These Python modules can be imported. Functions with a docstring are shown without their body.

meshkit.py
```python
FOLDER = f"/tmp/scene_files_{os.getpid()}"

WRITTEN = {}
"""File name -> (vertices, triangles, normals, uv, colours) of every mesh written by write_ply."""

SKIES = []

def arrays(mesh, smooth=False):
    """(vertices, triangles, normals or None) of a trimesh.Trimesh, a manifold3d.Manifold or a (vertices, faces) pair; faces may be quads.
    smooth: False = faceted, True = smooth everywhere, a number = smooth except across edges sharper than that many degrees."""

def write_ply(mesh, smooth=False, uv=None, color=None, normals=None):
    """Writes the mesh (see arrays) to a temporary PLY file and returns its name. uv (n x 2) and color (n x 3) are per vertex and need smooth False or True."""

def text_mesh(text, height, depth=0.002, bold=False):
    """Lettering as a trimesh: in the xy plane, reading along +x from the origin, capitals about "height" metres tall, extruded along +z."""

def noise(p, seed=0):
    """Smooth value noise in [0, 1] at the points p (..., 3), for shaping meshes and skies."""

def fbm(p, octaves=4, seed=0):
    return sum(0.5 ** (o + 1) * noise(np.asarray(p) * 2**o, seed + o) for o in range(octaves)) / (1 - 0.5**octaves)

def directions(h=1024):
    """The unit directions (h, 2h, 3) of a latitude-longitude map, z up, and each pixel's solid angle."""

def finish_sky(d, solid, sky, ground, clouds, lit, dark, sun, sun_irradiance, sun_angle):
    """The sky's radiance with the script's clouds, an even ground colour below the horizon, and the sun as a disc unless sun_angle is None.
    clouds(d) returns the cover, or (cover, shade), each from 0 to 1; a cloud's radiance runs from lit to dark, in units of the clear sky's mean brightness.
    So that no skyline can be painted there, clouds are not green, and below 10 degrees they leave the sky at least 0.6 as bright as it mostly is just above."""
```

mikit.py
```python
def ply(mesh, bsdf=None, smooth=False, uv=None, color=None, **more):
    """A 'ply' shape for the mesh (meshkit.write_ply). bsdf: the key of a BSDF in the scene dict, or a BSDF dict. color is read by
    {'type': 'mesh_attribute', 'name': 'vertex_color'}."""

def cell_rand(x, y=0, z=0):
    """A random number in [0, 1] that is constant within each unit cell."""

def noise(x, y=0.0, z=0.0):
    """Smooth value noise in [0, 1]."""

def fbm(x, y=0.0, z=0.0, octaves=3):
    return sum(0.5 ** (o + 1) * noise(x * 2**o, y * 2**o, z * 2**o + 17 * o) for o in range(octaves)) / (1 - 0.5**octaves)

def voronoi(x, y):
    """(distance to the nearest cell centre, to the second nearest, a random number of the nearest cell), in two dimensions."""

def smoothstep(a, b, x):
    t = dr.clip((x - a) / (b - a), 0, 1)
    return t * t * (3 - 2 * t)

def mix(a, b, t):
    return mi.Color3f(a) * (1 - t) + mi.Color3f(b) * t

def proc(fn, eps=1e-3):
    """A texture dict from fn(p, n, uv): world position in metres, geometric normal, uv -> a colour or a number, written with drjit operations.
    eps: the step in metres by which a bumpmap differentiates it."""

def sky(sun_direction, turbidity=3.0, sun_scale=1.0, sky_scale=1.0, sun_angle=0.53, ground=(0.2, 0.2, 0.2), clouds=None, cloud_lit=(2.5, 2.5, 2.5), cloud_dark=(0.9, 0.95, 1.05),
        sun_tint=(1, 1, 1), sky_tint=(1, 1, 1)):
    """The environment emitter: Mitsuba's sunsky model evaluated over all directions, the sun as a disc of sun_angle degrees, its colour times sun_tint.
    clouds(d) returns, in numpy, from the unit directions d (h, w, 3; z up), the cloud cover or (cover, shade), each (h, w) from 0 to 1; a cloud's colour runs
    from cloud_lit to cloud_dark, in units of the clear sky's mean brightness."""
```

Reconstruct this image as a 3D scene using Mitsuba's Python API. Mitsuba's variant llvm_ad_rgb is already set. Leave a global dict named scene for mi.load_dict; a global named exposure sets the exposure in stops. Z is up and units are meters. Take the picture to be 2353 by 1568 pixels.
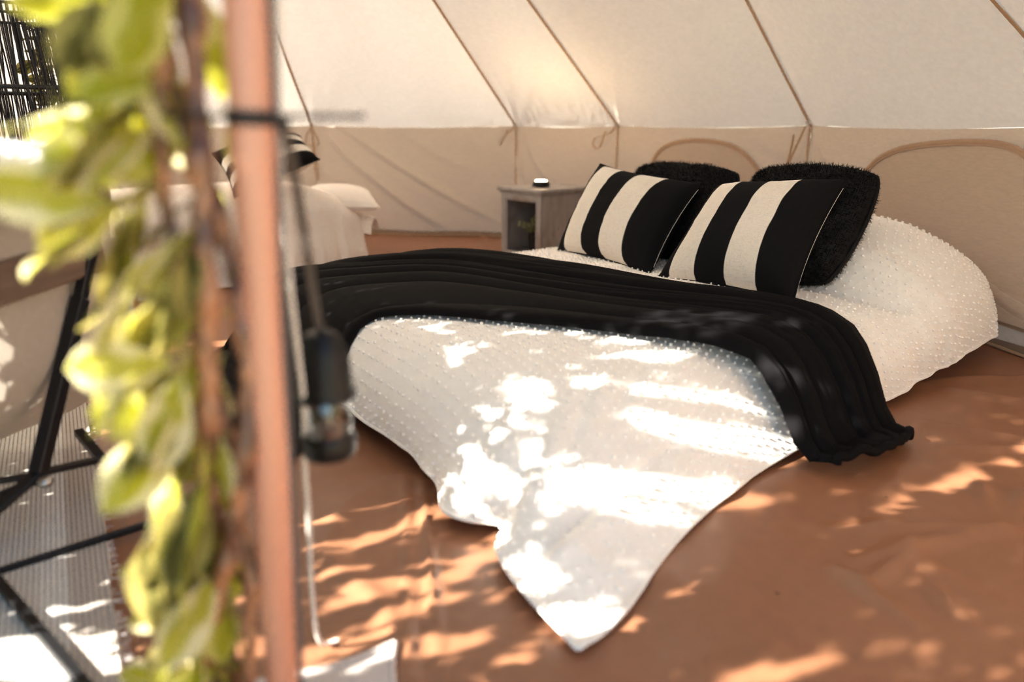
import math
import numpy as np, trimesh, mitsuba as mi, drjit as dr
from scipy.interpolate import PchipInterpolator, CubicSpline
import mikit, meshkit
from mikit import proc, noise as mnoise, fbm as mfbm, smoothstep, mix, cell_rand

T = mi.ScalarTransform4f
scene, labels = {}, {}

# ------------------------------------------------------------------ camera, sky, sun, exposure
CAM_H, FOCAL = 0.75, 1650.0
PITCH = math.atan((784 - 289) / FOCAL)
scene['camera'] = dict(type='thinlens', to_world=T().look_at(origin=[0, 0, CAM_H], target=[0, math.cos(PITCH), CAM_H - math.sin(PITCH)], up=[0, 0, 1]),
                       fov=2 * math.degrees(math.atan(1176.5 / FOCAL)), fov_axis='x', aperture_radius=0.0088, focus_distance=2.15, near_clip=0.05, far_clip=200.0)
SUN = np.array([-0.83, -0.48, 0.60]); SUN /= np.linalg.norm(SUN)
scene['sky'] = mikit.sky(SUN, turbidity=3.0, sun_scale=2.3, sky_scale=1.0, ground=(0.28, 0.25, 0.2), sun_tint=(0.84, 1.0, 1.28), sky_tint=(1.0, 0.955, 0.88))
exposure = 3.62

# ------------------------------------------------------------------ helpers
rng = np.random.default_rng(7)
used = {}

def numbered(name):
    k = used.get(name, 0); used[name] = k + 1
    return name if k == 0 else f'{name}_{k:03d}'

def obj(name, mesh, mat, parent=None, smooth=False, **kw):
    key = numbered(f'{parent}__{name}' if parent else name)
    d = mikit.ply(mesh, mat, smooth, uv=kw.pop('uv', None), **kw)
    scene[key] = d
    return key

def put(name, plydict, parent, m=None):
    key = numbered(f'{parent}__{name}' if parent else name)
    scene[key] = {**plydict, **({'to_world': T(m.tolist())} if m is not None else {})}
    return key

def tag(key, label, category=None, group=None, kind=None):
    d = {'label': label}
    if category: d['category'] = category
    if group: d['group'] = group
    if kind: d['kind'] = kind
    labels[key] = d
    return key

def thing(name, label, category, group=None):
    return tag(numbered(name), label, category, group)

def join(*ms):
    ms = [m for x in ms for m in (x if isinstance(x, (list, tuple)) else [x])]
    return trimesh.util.concatenate(ms)

def grid_faces(nu, nv, flip=False):
    i, j = np.meshgrid(np.arange(nu - 1), np.arange(nv - 1), indexing='ij')
    a = i * nv + j
    q = np.stack([a, a + nv, a + nv + 1, a + 1], -1).reshape(-1, 4)
    if flip: q = q[:, ::-1]
    return np.vstack([q[:, [0, 1, 2]], q[:, [0, 2, 3]]])

def sheet(P, flip=False):
    nu, nv = P.shape[:2]
    return trimesh.Trimesh(P.reshape(-1, 3), grid_faces(nu, nv, flip), process=False)

def grid_normals(P):
    du, dv = np.gradient(P, axis=0), np.gradient(P, axis=1)
    n = np.cross(du, dv)
    return n / (np.linalg.norm(n, axis=-1, keepdims=True) + 1e-12)

def frame_along(p):
    t = np.gradient(p, axis=0); t /= np.linalg.norm(t, axis=1, keepdims=True) + 1e-12
    ref = np.array([0, 0, 1.0]) if abs(t[:, 2]).mean() < .8 else np.array([1.0, 0, 0])
    a = np.cross(t, ref); a /= np.linalg.norm(a, axis=1, keepdims=True) + 1e-12
    return t, a, np.cross(t, a)

def tube(pts, r, sides=8, n=None, cap=True):
    p = np.asarray(pts, float)
    if n:
        s = np.linspace(0, 1, len(p)); p = (CubicSpline(s, p) if len(p) > 2 else PchipInterpolator(s, p))(np.linspace(0, 1, n))
    r = np.broadcast_to(r, (len(p),))
    t, a, b = frame_along(p)
    ang = np.arange(sides) * 2 * np.pi / sides
    v = p[:, None] + r[:, None, None] * (np.cos(ang)[None, :, None] * a[:, None] + np.sin(ang)[None, :, None] * b[:, None])
    k = len(p)
    i, j = np.meshgrid(np.arange(k - 1), np.arange(sides), indexing='ij')
    q = np.stack([i * sides + j, i * sides + (j + 1) % sides, (i + 1) * sides + (j + 1) % sides, (i + 1) * sides + j], -1).reshape(-1, 4)
    f = np.vstack([q[:, [0, 1, 2]], q[:, [0, 2, 3]]])
    v = v.reshape(-1, 3)
    if cap:
        v = np.vstack([v, p[:1], p[-1:]]); c0, c1 = k * sides, k * sides + 1
        jj = np.arange(sides)
        f = np.vstack([f, np.stack([(jj + 1) % sides, jj, jj * 0 + c0], 1), np.stack([(k - 1) * sides + jj, (k - 1) * sides + (jj + 1) % sides, jj * 0 + c1], 1)])
    m = trimesh.Trimesh(v, f[:, ::-1], process=False)
    return m

def ribbon(pts, width, side, thick=0.0012, n=None):
    """a flat tape along pts, its width along the vectors side"""
    p = np.asarray(pts, float)
    if n:
        p = CubicSpline(np.linspace(0, 1, len(p)), p)(np.linspace(0, 1, n))
    side = np.broadcast_to(np.asarray(side, float), p.shape)
    t = np.gradient(p, axis=0); t /= np.linalg.norm(t, axis=1, keepdims=True) + 1e-12
    w = side - (side * t).sum(1, keepdims=True) * t; w /= np.linalg.norm(w, axis=1, keepdims=True) + 1e-12
    nn = np.cross(t, w)
    ring = [p + w * width / 2 + nn * thick / 2, p - w * width / 2 + nn * thick / 2, p - w * width / 2 - nn * thick / 2, p + w * width / 2 - nn * thick / 2]
    v = np.stack(ring, 1); k = len(p); s = 4
    i, j = np.meshgrid(np.arange(k - 1), np.arange(s), indexing='ij')
    q = np.stack([i * s + j, i * s + (j + 1) % s, (i + 1) * s + (j + 1) % s, (i + 1) * s + j], -1).reshape(-1, 4)
    f = np.vstack([q[:, [0, 1, 2]], q[:, [0, 2, 3]], [[2, 1, 0], [3, 2, 0]], np.array([[0, 1, 2], [0, 2, 3]]) + (k - 1) * s])
    return trimesh.Trimesh(v.reshape(-1, 3), f, process=False)

def rbox(sx, sy, sz, r=0.003, at=(0, 0, 0), rot=None):
    """a box with chamfered edges"""
    x, y, z = sx / 2, sy / 2, sz / 2
    pts = []
    for a in (-1, 1):
        for b in (-1, 1):
            for c in (-1, 1):
                pts += [[a * (x - r), b * (y - r), c * z], [a * (x - r), b * y, c * (z - r)], [a * x, b * (y - r), c * (z - r)]]
    m = trimesh.convex.convex_hull(np.array(pts))
    if rot is not None: m.apply_transform(rot)
    m.apply_translation(at)
    return m

def beam(p0, p1, w, h, up=(0, 0, 1), r=0.002):
    """a chamfered bar from p0 to p1, w wide and h high"""
    p0, p1 = np.asarray(p0, float), np.asarray(p1, float)
    d = p1 - p0; L = np.linalg.norm(d); x = d / L
    y = np.cross(up, x); y /= np.linalg.norm(y); z = np.cross(x, y)
    M = np.eye(4); M[:3, 0], M[:3, 1], M[:3, 2] = x, y, z
    return rbox(L, w, h, r, (p0 + p1) / 2, M)

def lathe(profile, n=32):
    return trimesh.creation.revolve(np.asarray(profile, float), sections=n)

def nz(x, y=0.0, z=0.0, seed=0, oct=3):
    x, y, z = np.broadcast_arrays(x, y, z)
    return meshkit.fbm(np.stack([x, y, z], -1), oct, seed)

def rgb(c): return {'type': 'rgb', 'value': list(c)}

def principled(name, color, rough=0.6, **kw):
    base = color if isinstance(color, dict) else rgb(color)
    scene[name] = {'type': 'twosided', 'bsdf': {'type': 'principled', 'base_color': base, 'roughness': rough, **kw}}

# ------------------------------------------------------------------ materials
def canvas_roof_fn(p, n, uv):
    w = mfbm(p.x * 60, p.y * 60, p.z * 60, 2)
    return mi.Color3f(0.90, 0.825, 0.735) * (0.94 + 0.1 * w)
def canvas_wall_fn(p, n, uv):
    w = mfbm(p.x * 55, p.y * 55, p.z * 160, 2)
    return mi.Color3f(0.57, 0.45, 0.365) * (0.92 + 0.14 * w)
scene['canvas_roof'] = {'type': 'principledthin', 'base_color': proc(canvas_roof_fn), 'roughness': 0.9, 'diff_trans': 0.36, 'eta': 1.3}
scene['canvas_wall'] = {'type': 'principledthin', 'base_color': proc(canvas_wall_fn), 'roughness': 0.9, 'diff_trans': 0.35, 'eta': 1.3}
principled('tape', (0.40, 0.26, 0.16), 0.8)
principled('zip_tape', (0.42, 0.27, 0.19), 0.75)
principled('rim_dark', (0.22, 0.15, 0.11), 0.7)

def ground_fn(p, n, uv):
    a = mfbm(p.x * 3, p.y * 3, 0.3, 3); b = mfbm(p.x * 40, p.y * 40, 0.7, 2)
    return mix((0.215, 0.092, 0.046), (0.26, 0.117, 0.064), a) * (0.93 + 0.14 * b)
principled('groundsheet', proc(ground_fn), 0.40, specular=0.5)

def outside_fn(p, n, uv):
    return mix((0.20, 0.19, 0.10), (0.36, 0.30, 0.2), mfbm(p.x * 2, p.y * 2, 0.0, 4))
principled('grass_ground', proc(outside_fn), 0.95)

def cotton_fn(p, n, uv):
    return mi.Color3f(0.83, 0.795, 0.755) * (0.95 + 0.08 * mfbm(p.x * 120, p.y * 120, p.z * 120, 2))
principled('white_cotton', proc(cotton_fn), 0.85, sheen=0.2)
principled('tuft_cotton', (0.88, 0.855, 0.825), 0.9)
def cream_fn(p, n, uv):
    return mi.Color3f(0.80, 0.73, 0.67) * (0.94 + 0.08 * mfbm(p.x * 90, p.y * 90, p.z * 90, 2))
principled('cream_cotton', proc(cream_fn), 0.85)

def fleece_fn(p, n, uv):
    return mi.Color3f(0.0045, 0.0042, 0.005) * (0.9 + 0.2 * mfbm(p.x * 90, p.y * 90, p.z * 90, 3))
principled('black_fleece', proc(fleece_fn), 0.75, sheen=0.06, sheen_tint=0.0, specular=0.06)
def fur_fn(p, n, uv):
    return mi.Color3f(0.0035, 0.0033, 0.004) * (0.5 + 1.3 * mfbm(p.x * 40, p.y * 40, p.z * 40, 3))
principled('black_fur', proc(fur_fn), 0.6, sheen=0.05, specular=0.15)

def stripes(edges):
    """linen and black velvet stripes across u"""
    def fn(p, n, uv):
        u = uv.x + 0.004 * (mnoise(uv.y * 9, 0.3, 0.1) - 0.5)
        lin = mi.Float(0)
        for a, b in edges:
            lin = dr.maximum(lin, smoothstep(a - 0.004, a + 0.004, u) * (1 - smoothstep(b - 0.004, b + 0.004, u)))
        slub = smoothstep(0.62, 0.8, mnoise(uv.x * 60, uv.y * 260, 0.0)) * 0.25 + smoothstep(0.62, 0.8, mnoise(uv.x * 260, uv.y * 60, 3.0)) * 0.2
        linen = mi.Color3f(0.76, 0.70, 0.63) * (1.0 - 0.32 * slub) * (0.96 + 0.06 * mnoise(uv.x * 420, uv.y * 420, 0.0))
        return mix(mi.Color3f(0.0055, 0.0055, 0.0068), linen, lin)
    return proc(fn)
principled('striped_linen', stripes([(0.12, 0.345), (0.555, 0.785)]), 0.85, specular=0.12)
principled('striped_linen_wide', stripes([(0.10, 0.30), (0.53, 0.755)]), 0.85, specular=0.12)
principled('striped_linen_small', stripes([(0.16, 0.34), (0.52, 0.70)]), 0.85, specular=0.12)
principled('black_velvet', (0.005, 0.005, 0.006), 0.85, sheen=0.08, specular=0.12)
principled('linen_back', (0.74, 0.68, 0.6), 0.85)

def grey_wood_fn(p, n, uv):
    g = mfbm(p.x * 60, p.y * 60, p.z * 5, 3); s = smoothstep(0.55, 0.8, mfbm(p.x * 14, p.y * 14, p.z * 9, 3))
    c = mix((0.20, 0.18, 0.175), (0.37, 0.335, 0.32), g)
    return mix(c, mi.Color3f(0.20, 0.14, 0.11), s * 0.6)
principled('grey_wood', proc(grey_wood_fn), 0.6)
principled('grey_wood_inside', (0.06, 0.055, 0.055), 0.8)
def brown_wood_fn(p, n, uv):
    g = mfbm(p.x * 6, p.y * 6, p.z * 70, 3)
    return mix((0.10, 0.06, 0.042), (0.20, 0.125, 0.085), g)
principled('brown_wood', proc(brown_wood_fn), 0.55)
def pole_fn(p, n, uv):
    g = mfbm(p.x * 90, p.y * 90, p.z * 3, 3)
    return mix((0.50, 0.20, 0.12), (0.72, 0.36, 0.24), g)
principled('varnished_pole', proc(pole_fn), 0.32, clearcoat=0.6, clearcoat_gloss=0.8)
def vine_fn(p, n, uv):
    g = mfbm(p.x * 60, p.y * 60, p.z * 24, 3)
    return mix((0.09, 0.035, 0.02), (0.38, 0.17, 0.085), smoothstep(0.35, 0.65, g))
principled('vine_bark', proc(vine_fn), 0.3, clearcoat=0.5)
principled('black_metal', (0.008, 0.008, 0.0095), 0.4, specular=0.35)
principled('black_plastic', (0.006, 0.006, 0.007), 0.4, specular=0.3)
principled('black_cord', (0.02, 0.018, 0.02), 0.75)
principled('steel', (0.5, 0.48, 0.46), 0.3, metallic=1.0)
principled('cable_white', (0.78, 0.74, 0.70), 0.5)
principled('grey_strap', (0.10, 0.085, 0.08), 0.8)
principled('blue_lens', (0.18, 0.32, 0.45), 0.15)
def sling_fn(p, n, uv):
    return mi.Color3f(0.50, 0.43, 0.37) * (0.94 + 0.1 * mfbm(p.x * 90, p.y * 90, p.z * 90, 2))
scene['sling_canvas'] = {'type': 'principledthin', 'base_color': proc(sling_fn), 'roughness': 0.8, 'diff_trans': 0.35, 'eta': 1.3}
principled('fleece_white', (0.86, 0.85, 0.82), 0.95, sheen=0.5)
principled('pale_cloth', (0.56, 0.50, 0.48), 0.9)
RUG_O, RUG_E = np.array([-0.53, 0.80]), np.array([-0.525, 0.851])      # right edge and its direction
RUG_N = np.array([-0.851, -0.525])
def rug_fn(p, n, uv):
    q = (p.x - float(RUG_O[0])) * float(RUG_N[0]) + (p.y - float(RUG_O[1])) * float(RUG_N[1])
    e = (p.x - float(RUG_O[0])) * float(RUG_E[0]) + (p.y - float(RUG_O[1])) * float(RUG_E[1])
    k = q / 0.0085
    row = dr.floor(k); f = k - row
    line = smoothstep(0.56, 0.70, f) * (1 - smoothstep(0.86, 0.98, f))
    kk = e / 0.0075 + 0.5 * (row - 2 * dr.floor(row * 0.5)) + 0.3 * cell_rand(row, 5, 5)
    g = kk - dr.floor(kk)
    dash = smoothstep(0.2, 0.35, g) * (1 - smoothstep(0.75, 0.95, g))
    band = mnoise(dr.floor(q / 0.05), 0.0, 3.0)
    base = mix((0.66, 0.62, 0.58), (0.76, 0.73, 0.70), band) * (0.88 + 0.2 * mnoise(q * 300, e * 300, 0.0))
    border = 1 - smoothstep(0.055, 0.062, q)
    base = mix(base, mi.Color3f(0.42, 0.35, 0.30), border * 0.7)
    return mix(base, mi.Color3f(0.085, 0.075, 0.08), line * (0.35 + 0.6 * dash))
principled('rug_weave', proc(rug_fn), 0.95)
def leaf_mat(name, mid, edge, tr):
    def fn(p, n, uv):
        v = dr.abs(uv.y - 0.5) * 2
        e = smoothstep(0.35, 0.8, v + 0.55 * (mnoise(uv.x * 5, uv.y * 4, 1.0) - 0.5) + 0.15 * uv.x)
        rib = 1 - smoothstep(0.03, 0.08, v)
        return mix(mix(mid, edge, e), mi.Color3f(edge), rib * 0.6)
    scene[name] = {'type': 'principledthin', 'base_color': proc(fn), 'roughness': 0.22, 'diff_trans': tr, 'eta': 1.5}
leaf_mat('leaf_variegated', (0.50, 0.48, 0.03), (0.92, 0.84, 0.52), 1.0)
leaf_mat('leaf_yellow_green', (0.40, 0.40, 0.022), (0.72, 0.68, 0.20), 1.0)
leaf_mat('leaf_dark', (0.085, 0.08, 0.022), (0.38, 0.32, 0.10), 0.5)
leaf_mat('leaf_olive', (0.075, 0.08, 0.022), (0.42, 0.36, 0.14), 0.5)
principled('plant_leaf', (0.20, 0.20, 0.07), 0.5)
principled('bark', (0.12, 0.09, 0.065), 0.9)
scene['outside_leaf'] = {'type': 'principledthin', 'base_color': rgb((0.10, 0.16, 0.03)), 'roughness': 0.5, 'diff_trans': 0.4, 'eta': 1.4}
scene['clear_shell'] = {'type': 'thindielectric', 'int_ior': 1.45}
principled('seed_bit', (0.02, 0.015, 0.012), 0.8)

# ------------------------------------------------------------------ the tent: floor, walls, roof
C = np.array([-1.1, 2.4]); R = 2.87; WALL_H = 0.75; APEX = 2.95
def ringp(deg, r=2.87): a = math.radians(deg); return C + r * np.array([math.cos(a), math.sin(a)])
SEAMS = [208.0, 182.0, 154.0, 125.0, 96.03, 66.8, 52.06, 26.38, -3.6, -30.0, -50.0]
RS = [R] * 9 + [3.15, 3.4]
SLOPE = [0.75, 0.72, 0.66, 0.56, 0.50, 0.57, 0.64, 1.10, 0.9, 0.8, 0.75]
RMID = [1.7, 1.7, 1.65, 1.62, 1.62, 1.75, 1.9, 2.35, 2.2, 1.9, 1.8]

# groundsheet with creases (pairs of points on the floor, height, width)
gx = np.linspace(-2.95, 2.95, 600)
X, Y = np.meshgrid(C[0] + gx, C[1] + gx, indexing='ij')
Z = 0.004 * (nz(X * 2.2, Y * 2.2, 0, 3, 3) - 0.5)
rid = 1 - np.abs(2 * nz(X * 1.7 + 5, Y * 1.7, 0, 11, 2) - 1)
Z += 0.010 * np.clip(rid - 0.88, 0, 1) / 0.12 * (0.3 + 0.7 * (nz(X, Y, 0, 4, 1) > 0.4))
CREASES = [(1.02, 1.42, 0.98, 1.32, .006, .02), (1.13, 1.40, 1.02, 1.29, .007, .022), (1.12, 1.27, 1.05, 1.17, .007, .02), (1.05, 1.17, 0.88, 1.0, .009, .022),
           (0.62, 1.12, 0.86, 1.2, .008, .02), (0.86, 1.2, 0.98, 1.23, .006, .02), (0.60, 1.05, 0.73, 1.14, .007, .018), (0.57, 1.1, 0.6, 1.04, .006, .015),
           (0.57, 1.08, 0.63, 0.95, .007, .016), (0.70, 1.08, 0.72, 0.94, .006, .015), (1.22, 1.25, 1.14, 1.19, .008, .02), (1.14, 1.19, 0.96, 0.97, .009, .024),
           (1.0, 1.05, 1.05, 0.97, .007, .018), (1.02, 0.93, 0.85, 0.82, .008, .02), (0.62, 1.23, 0.95, 1.23, .006, .018), (1.1, 1.74, 1.4, 1.52, .007, .022),
           (1.05, 1.6, 1.45, 1.55, .006, .02), (-0.2, 1.45, -0.1, 0.83, .004, .007), (-0.24, 1.45, -0.14, 0.83, .003, .006), (-0.9, 4.2, 0.0, 4.35, .008, .03), (-0.6, 3.6, -0.2, 4.1, .008, .03),
           (-0.7, 3.95, -0.05, 3.7, .007, .03), (1.3, 2.0, 1.75, 1.6, .008, .03)]
for x0, y0, x1, y1, a, w in CREASES:
    dx, dy = x1 - x0, y1 - y0; L2 = dx * dx + dy * dy
    s = np.clip(((X - x0) * dx + (Y - y0) * dy) / L2, 0, 1)
    d = np.hypot(X - x0 - s * dx, Y - y0 - s * dy); a, w = a * 2.5, w * .95
    Z += a * np.exp(-(d / w) ** 2) * (0.35 + 0.65 * np.sin(np.pi * np.clip(s, .04, .96)))
inside = np.hypot(X - C[0], Y - C[1]) < R - 0.005
P = np.stack([X, Y, Z], -1)
g = sheet(P)
g.update_faces(np.isin(np.arange(len(X) ** 2), np.nonzero(inside.ravel())[0])[g.faces].all(1)); g.remove_unreferenced_vertices()
tag(obj('floor', g, 'groundsheet', smooth=True), 'brown plastic groundsheet creased over the tent floor', kind='structure')
tag(obj('ground', trimesh.creation.cylinder(30, 0.02, sections=48, transform=trimesh.transformations.translation_matrix([0, 2, -0.035])), 'grass_ground'), 'dry grass ground outside the tent', kind='structure')

def seam_path(i, n=40):
    a = math.radians(SEAMS[i]); d = np.array([math.cos(a), math.sin(a)])
    zm = WALL_H + (R - RMID[i]) * SLOPE[i]
    r = np.linspace(RS[i], 0.06, n)
    z = PchipInterpolator([0.06, RMID[i], RMID[i] + 0.02, RS[i]], [APEX, zm, zm - 0.02 * SLOPE[i], WALL_H])(r)
    return np.concatenate([C + r[:, None] * d, z[:, None]], 1)
paths = [seam_path(i) for i in range(len(SEAMS))]
tag('ceiling', 'cream canvas roof of the bell tent, cone of sewn panels', kind='structure')
tag('wall_left', 'low cream canvas tent wall on the left', kind='structure')
tag('wall_back', 'low beige canvas tent wall at the back behind the nightstand', kind='structure')
tag('wall_right', 'low beige canvas tent wall on the right behind the bed head', kind='structure')
WALL_OF = ['wall_left'] * 4 + ['wall_back'] * 2 + ['wall_right'] * 4
INNER = []
# folds of the wall canvas: panel, from (along, height) to (along, height), depth, width
WALL_FOLDS = [(4, .22, .74, 1.34, .10, .030, .020), (4, .18, .62, .95, .04, .022, .026), (4, .45, .40, 1.0, .05, .016, .03), (4, .10, .72, .5, .30, .012, .02), (4, .6, .74, 1.2, .45, .008, .025),
              (5, .03, .72, .12, .30, .014, .014), (5, .06, .73, .30, .35, .012, .018), (5, .03, .5, .55, .12, .010, .03), (6, .1, .72, .02, .3, .010, .02), (6, .9, .72, 1.25, .6, .010, .02),
              (7, .03, .72, .30, .55, .014, .02), (7, .05, .7, .2, .3, .010, .018), (7, .9, .62, 1.4, .2, .010, .04), (7, 1.0, .30, 1.45, .12, .012, .03)]
for i in range(len(SEAMS) - 1):
    p0, p1 = paths[i], paths[i + 1]
    nf = 70
    f = np.linspace(0, 1, nf)
    h = np.linspace(0, 1, 40) ** 1.3
    q0 = PchipInterpolator(np.linspace(0, 1, 40), p0)(h); q1 = PchipInterpolator(np.linspace(0, 1, 40), p1)(h)
    P = q0[:, None] * (1 - f)[None, :, None] + q1[:, None] * f[None, :, None]
    n = grid_normals(P)
    L = np.linalg.norm(p1[0] - p0[0])
    Fg, Hg = np.meshgrid(f, h)
    dist = Hg * 3.3
    sag = -0.02 * np.sin(np.pi * Fg) * np.sin(np.pi * np.clip(Hg * 1.6, 0, 1))
    wr = np.zeros_like(sag)
    for cf in (0, 1):
        ang = np.arctan2(dist + 0.02, np.abs(Fg - cf) * L + 1e-3)
        rr = np.hypot(dist, (Fg - cf) * L)
        wr += 0.022 * (nz(ang * 8, rr * 0.7, i * 3.1 + cf, 21 + i, 2) - 0.5) * np.exp(-(rr / 0.55) ** 2) * np.clip(rr / .12, 0, 1)
    wr += 0.006 * (nz(Fg * L * 3.5, dist * 0.8, i, 5, 2) - 0.5) * np.sin(np.pi * Fg)
    down = np.where(n[..., 2:] > 0, -n, n)
    P = P + down * (wr[..., None]) - np.array([0, 0, 1.0]) * (sag[..., None] * -1 * 0 + 0.0) + down * (-sag[..., None] * 0.6)
    P[..., 2] -= (0.012 * np.sin(np.pi * Fg) * np.exp(-dist / 0.15))
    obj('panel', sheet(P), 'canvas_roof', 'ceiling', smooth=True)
    # wall panel
    w = WALL_OF[i]
    a, b = ringp(SEAMS[i], RS[i]), ringp(SEAMS[i + 1], RS[i + 1])
    zz = np.linspace(0, 1, 46)
    ff = np.linspace(0, 1, 90)
    Zg, Fw = np.meshgrid(zz, ff, indexing='ij')
    top = WALL_H - 0.012 * np.sin(np.pi * Fw)
    zz_ = -0.02 + (top + 0.02) * Zg
    base = a + (b - a) * Fw[..., None]
    inw = np.array([-(b - a)[1], (b - a)[0]]); inw /= np.linalg.norm(inw)
    if inw @ (C - a) < 0: inw = -inw
    x = Fw * L
    env = np.sin(np.pi * np.clip(Zg, 0, 1)) ** 0.6
    q = x * 0.5 + zz_ * 0.95
    wrk = 0.026 * (nz(q * 7.5, (x * 0.95 - zz_ * 0.5) * 1.1, i * 5.0, 31 + i, 2) - 0.5) * env
    wrk += 0.020 * (nz(x * 22, zz_ * 2.0, i * 7.0, 41 + i, 2) - 0.5) * np.exp(-(top - zz_) / 0.12) * np.clip((top - zz_) / 0.03, 0, 1)
    for j_, x0, z0_, x1, z1_, a_, w_ in WALL_FOLDS:
        if j_ == i:
            dx, dz = x1 - x0, z1_ - z0_
            q_ = np.clip(((x - x0) * dx + (zz_ - z0_) * dz) / (dx * dx + dz * dz), 0, 1)
            sd_ = ((x - x0) * -dz + (zz_ - z0_) * dx) / math.hypot(dx, dz) + .03 * np.sin(np.pi * q_)
            ds_ = np.hypot(x - x0 - q_ * dx, zz_ - z0_ - q_ * dz)
            wrk += a_ * (np.exp(-(sd_ / w_) ** 2) - .6 * np.exp(-((sd_ + 1.6 * w_) / w_) ** 2)) * np.sin(np.pi * np.clip(q_, .05, .95)) ** .6 * np.exp(-(ds_ / .15) ** 2)
    P = np.concatenate([base + inw * (wrk + 0.01 * env)[..., None], zz_[..., None]], -1)
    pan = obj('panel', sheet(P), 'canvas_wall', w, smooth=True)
    INNER.append((w, pan, a, b, inw))
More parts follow.
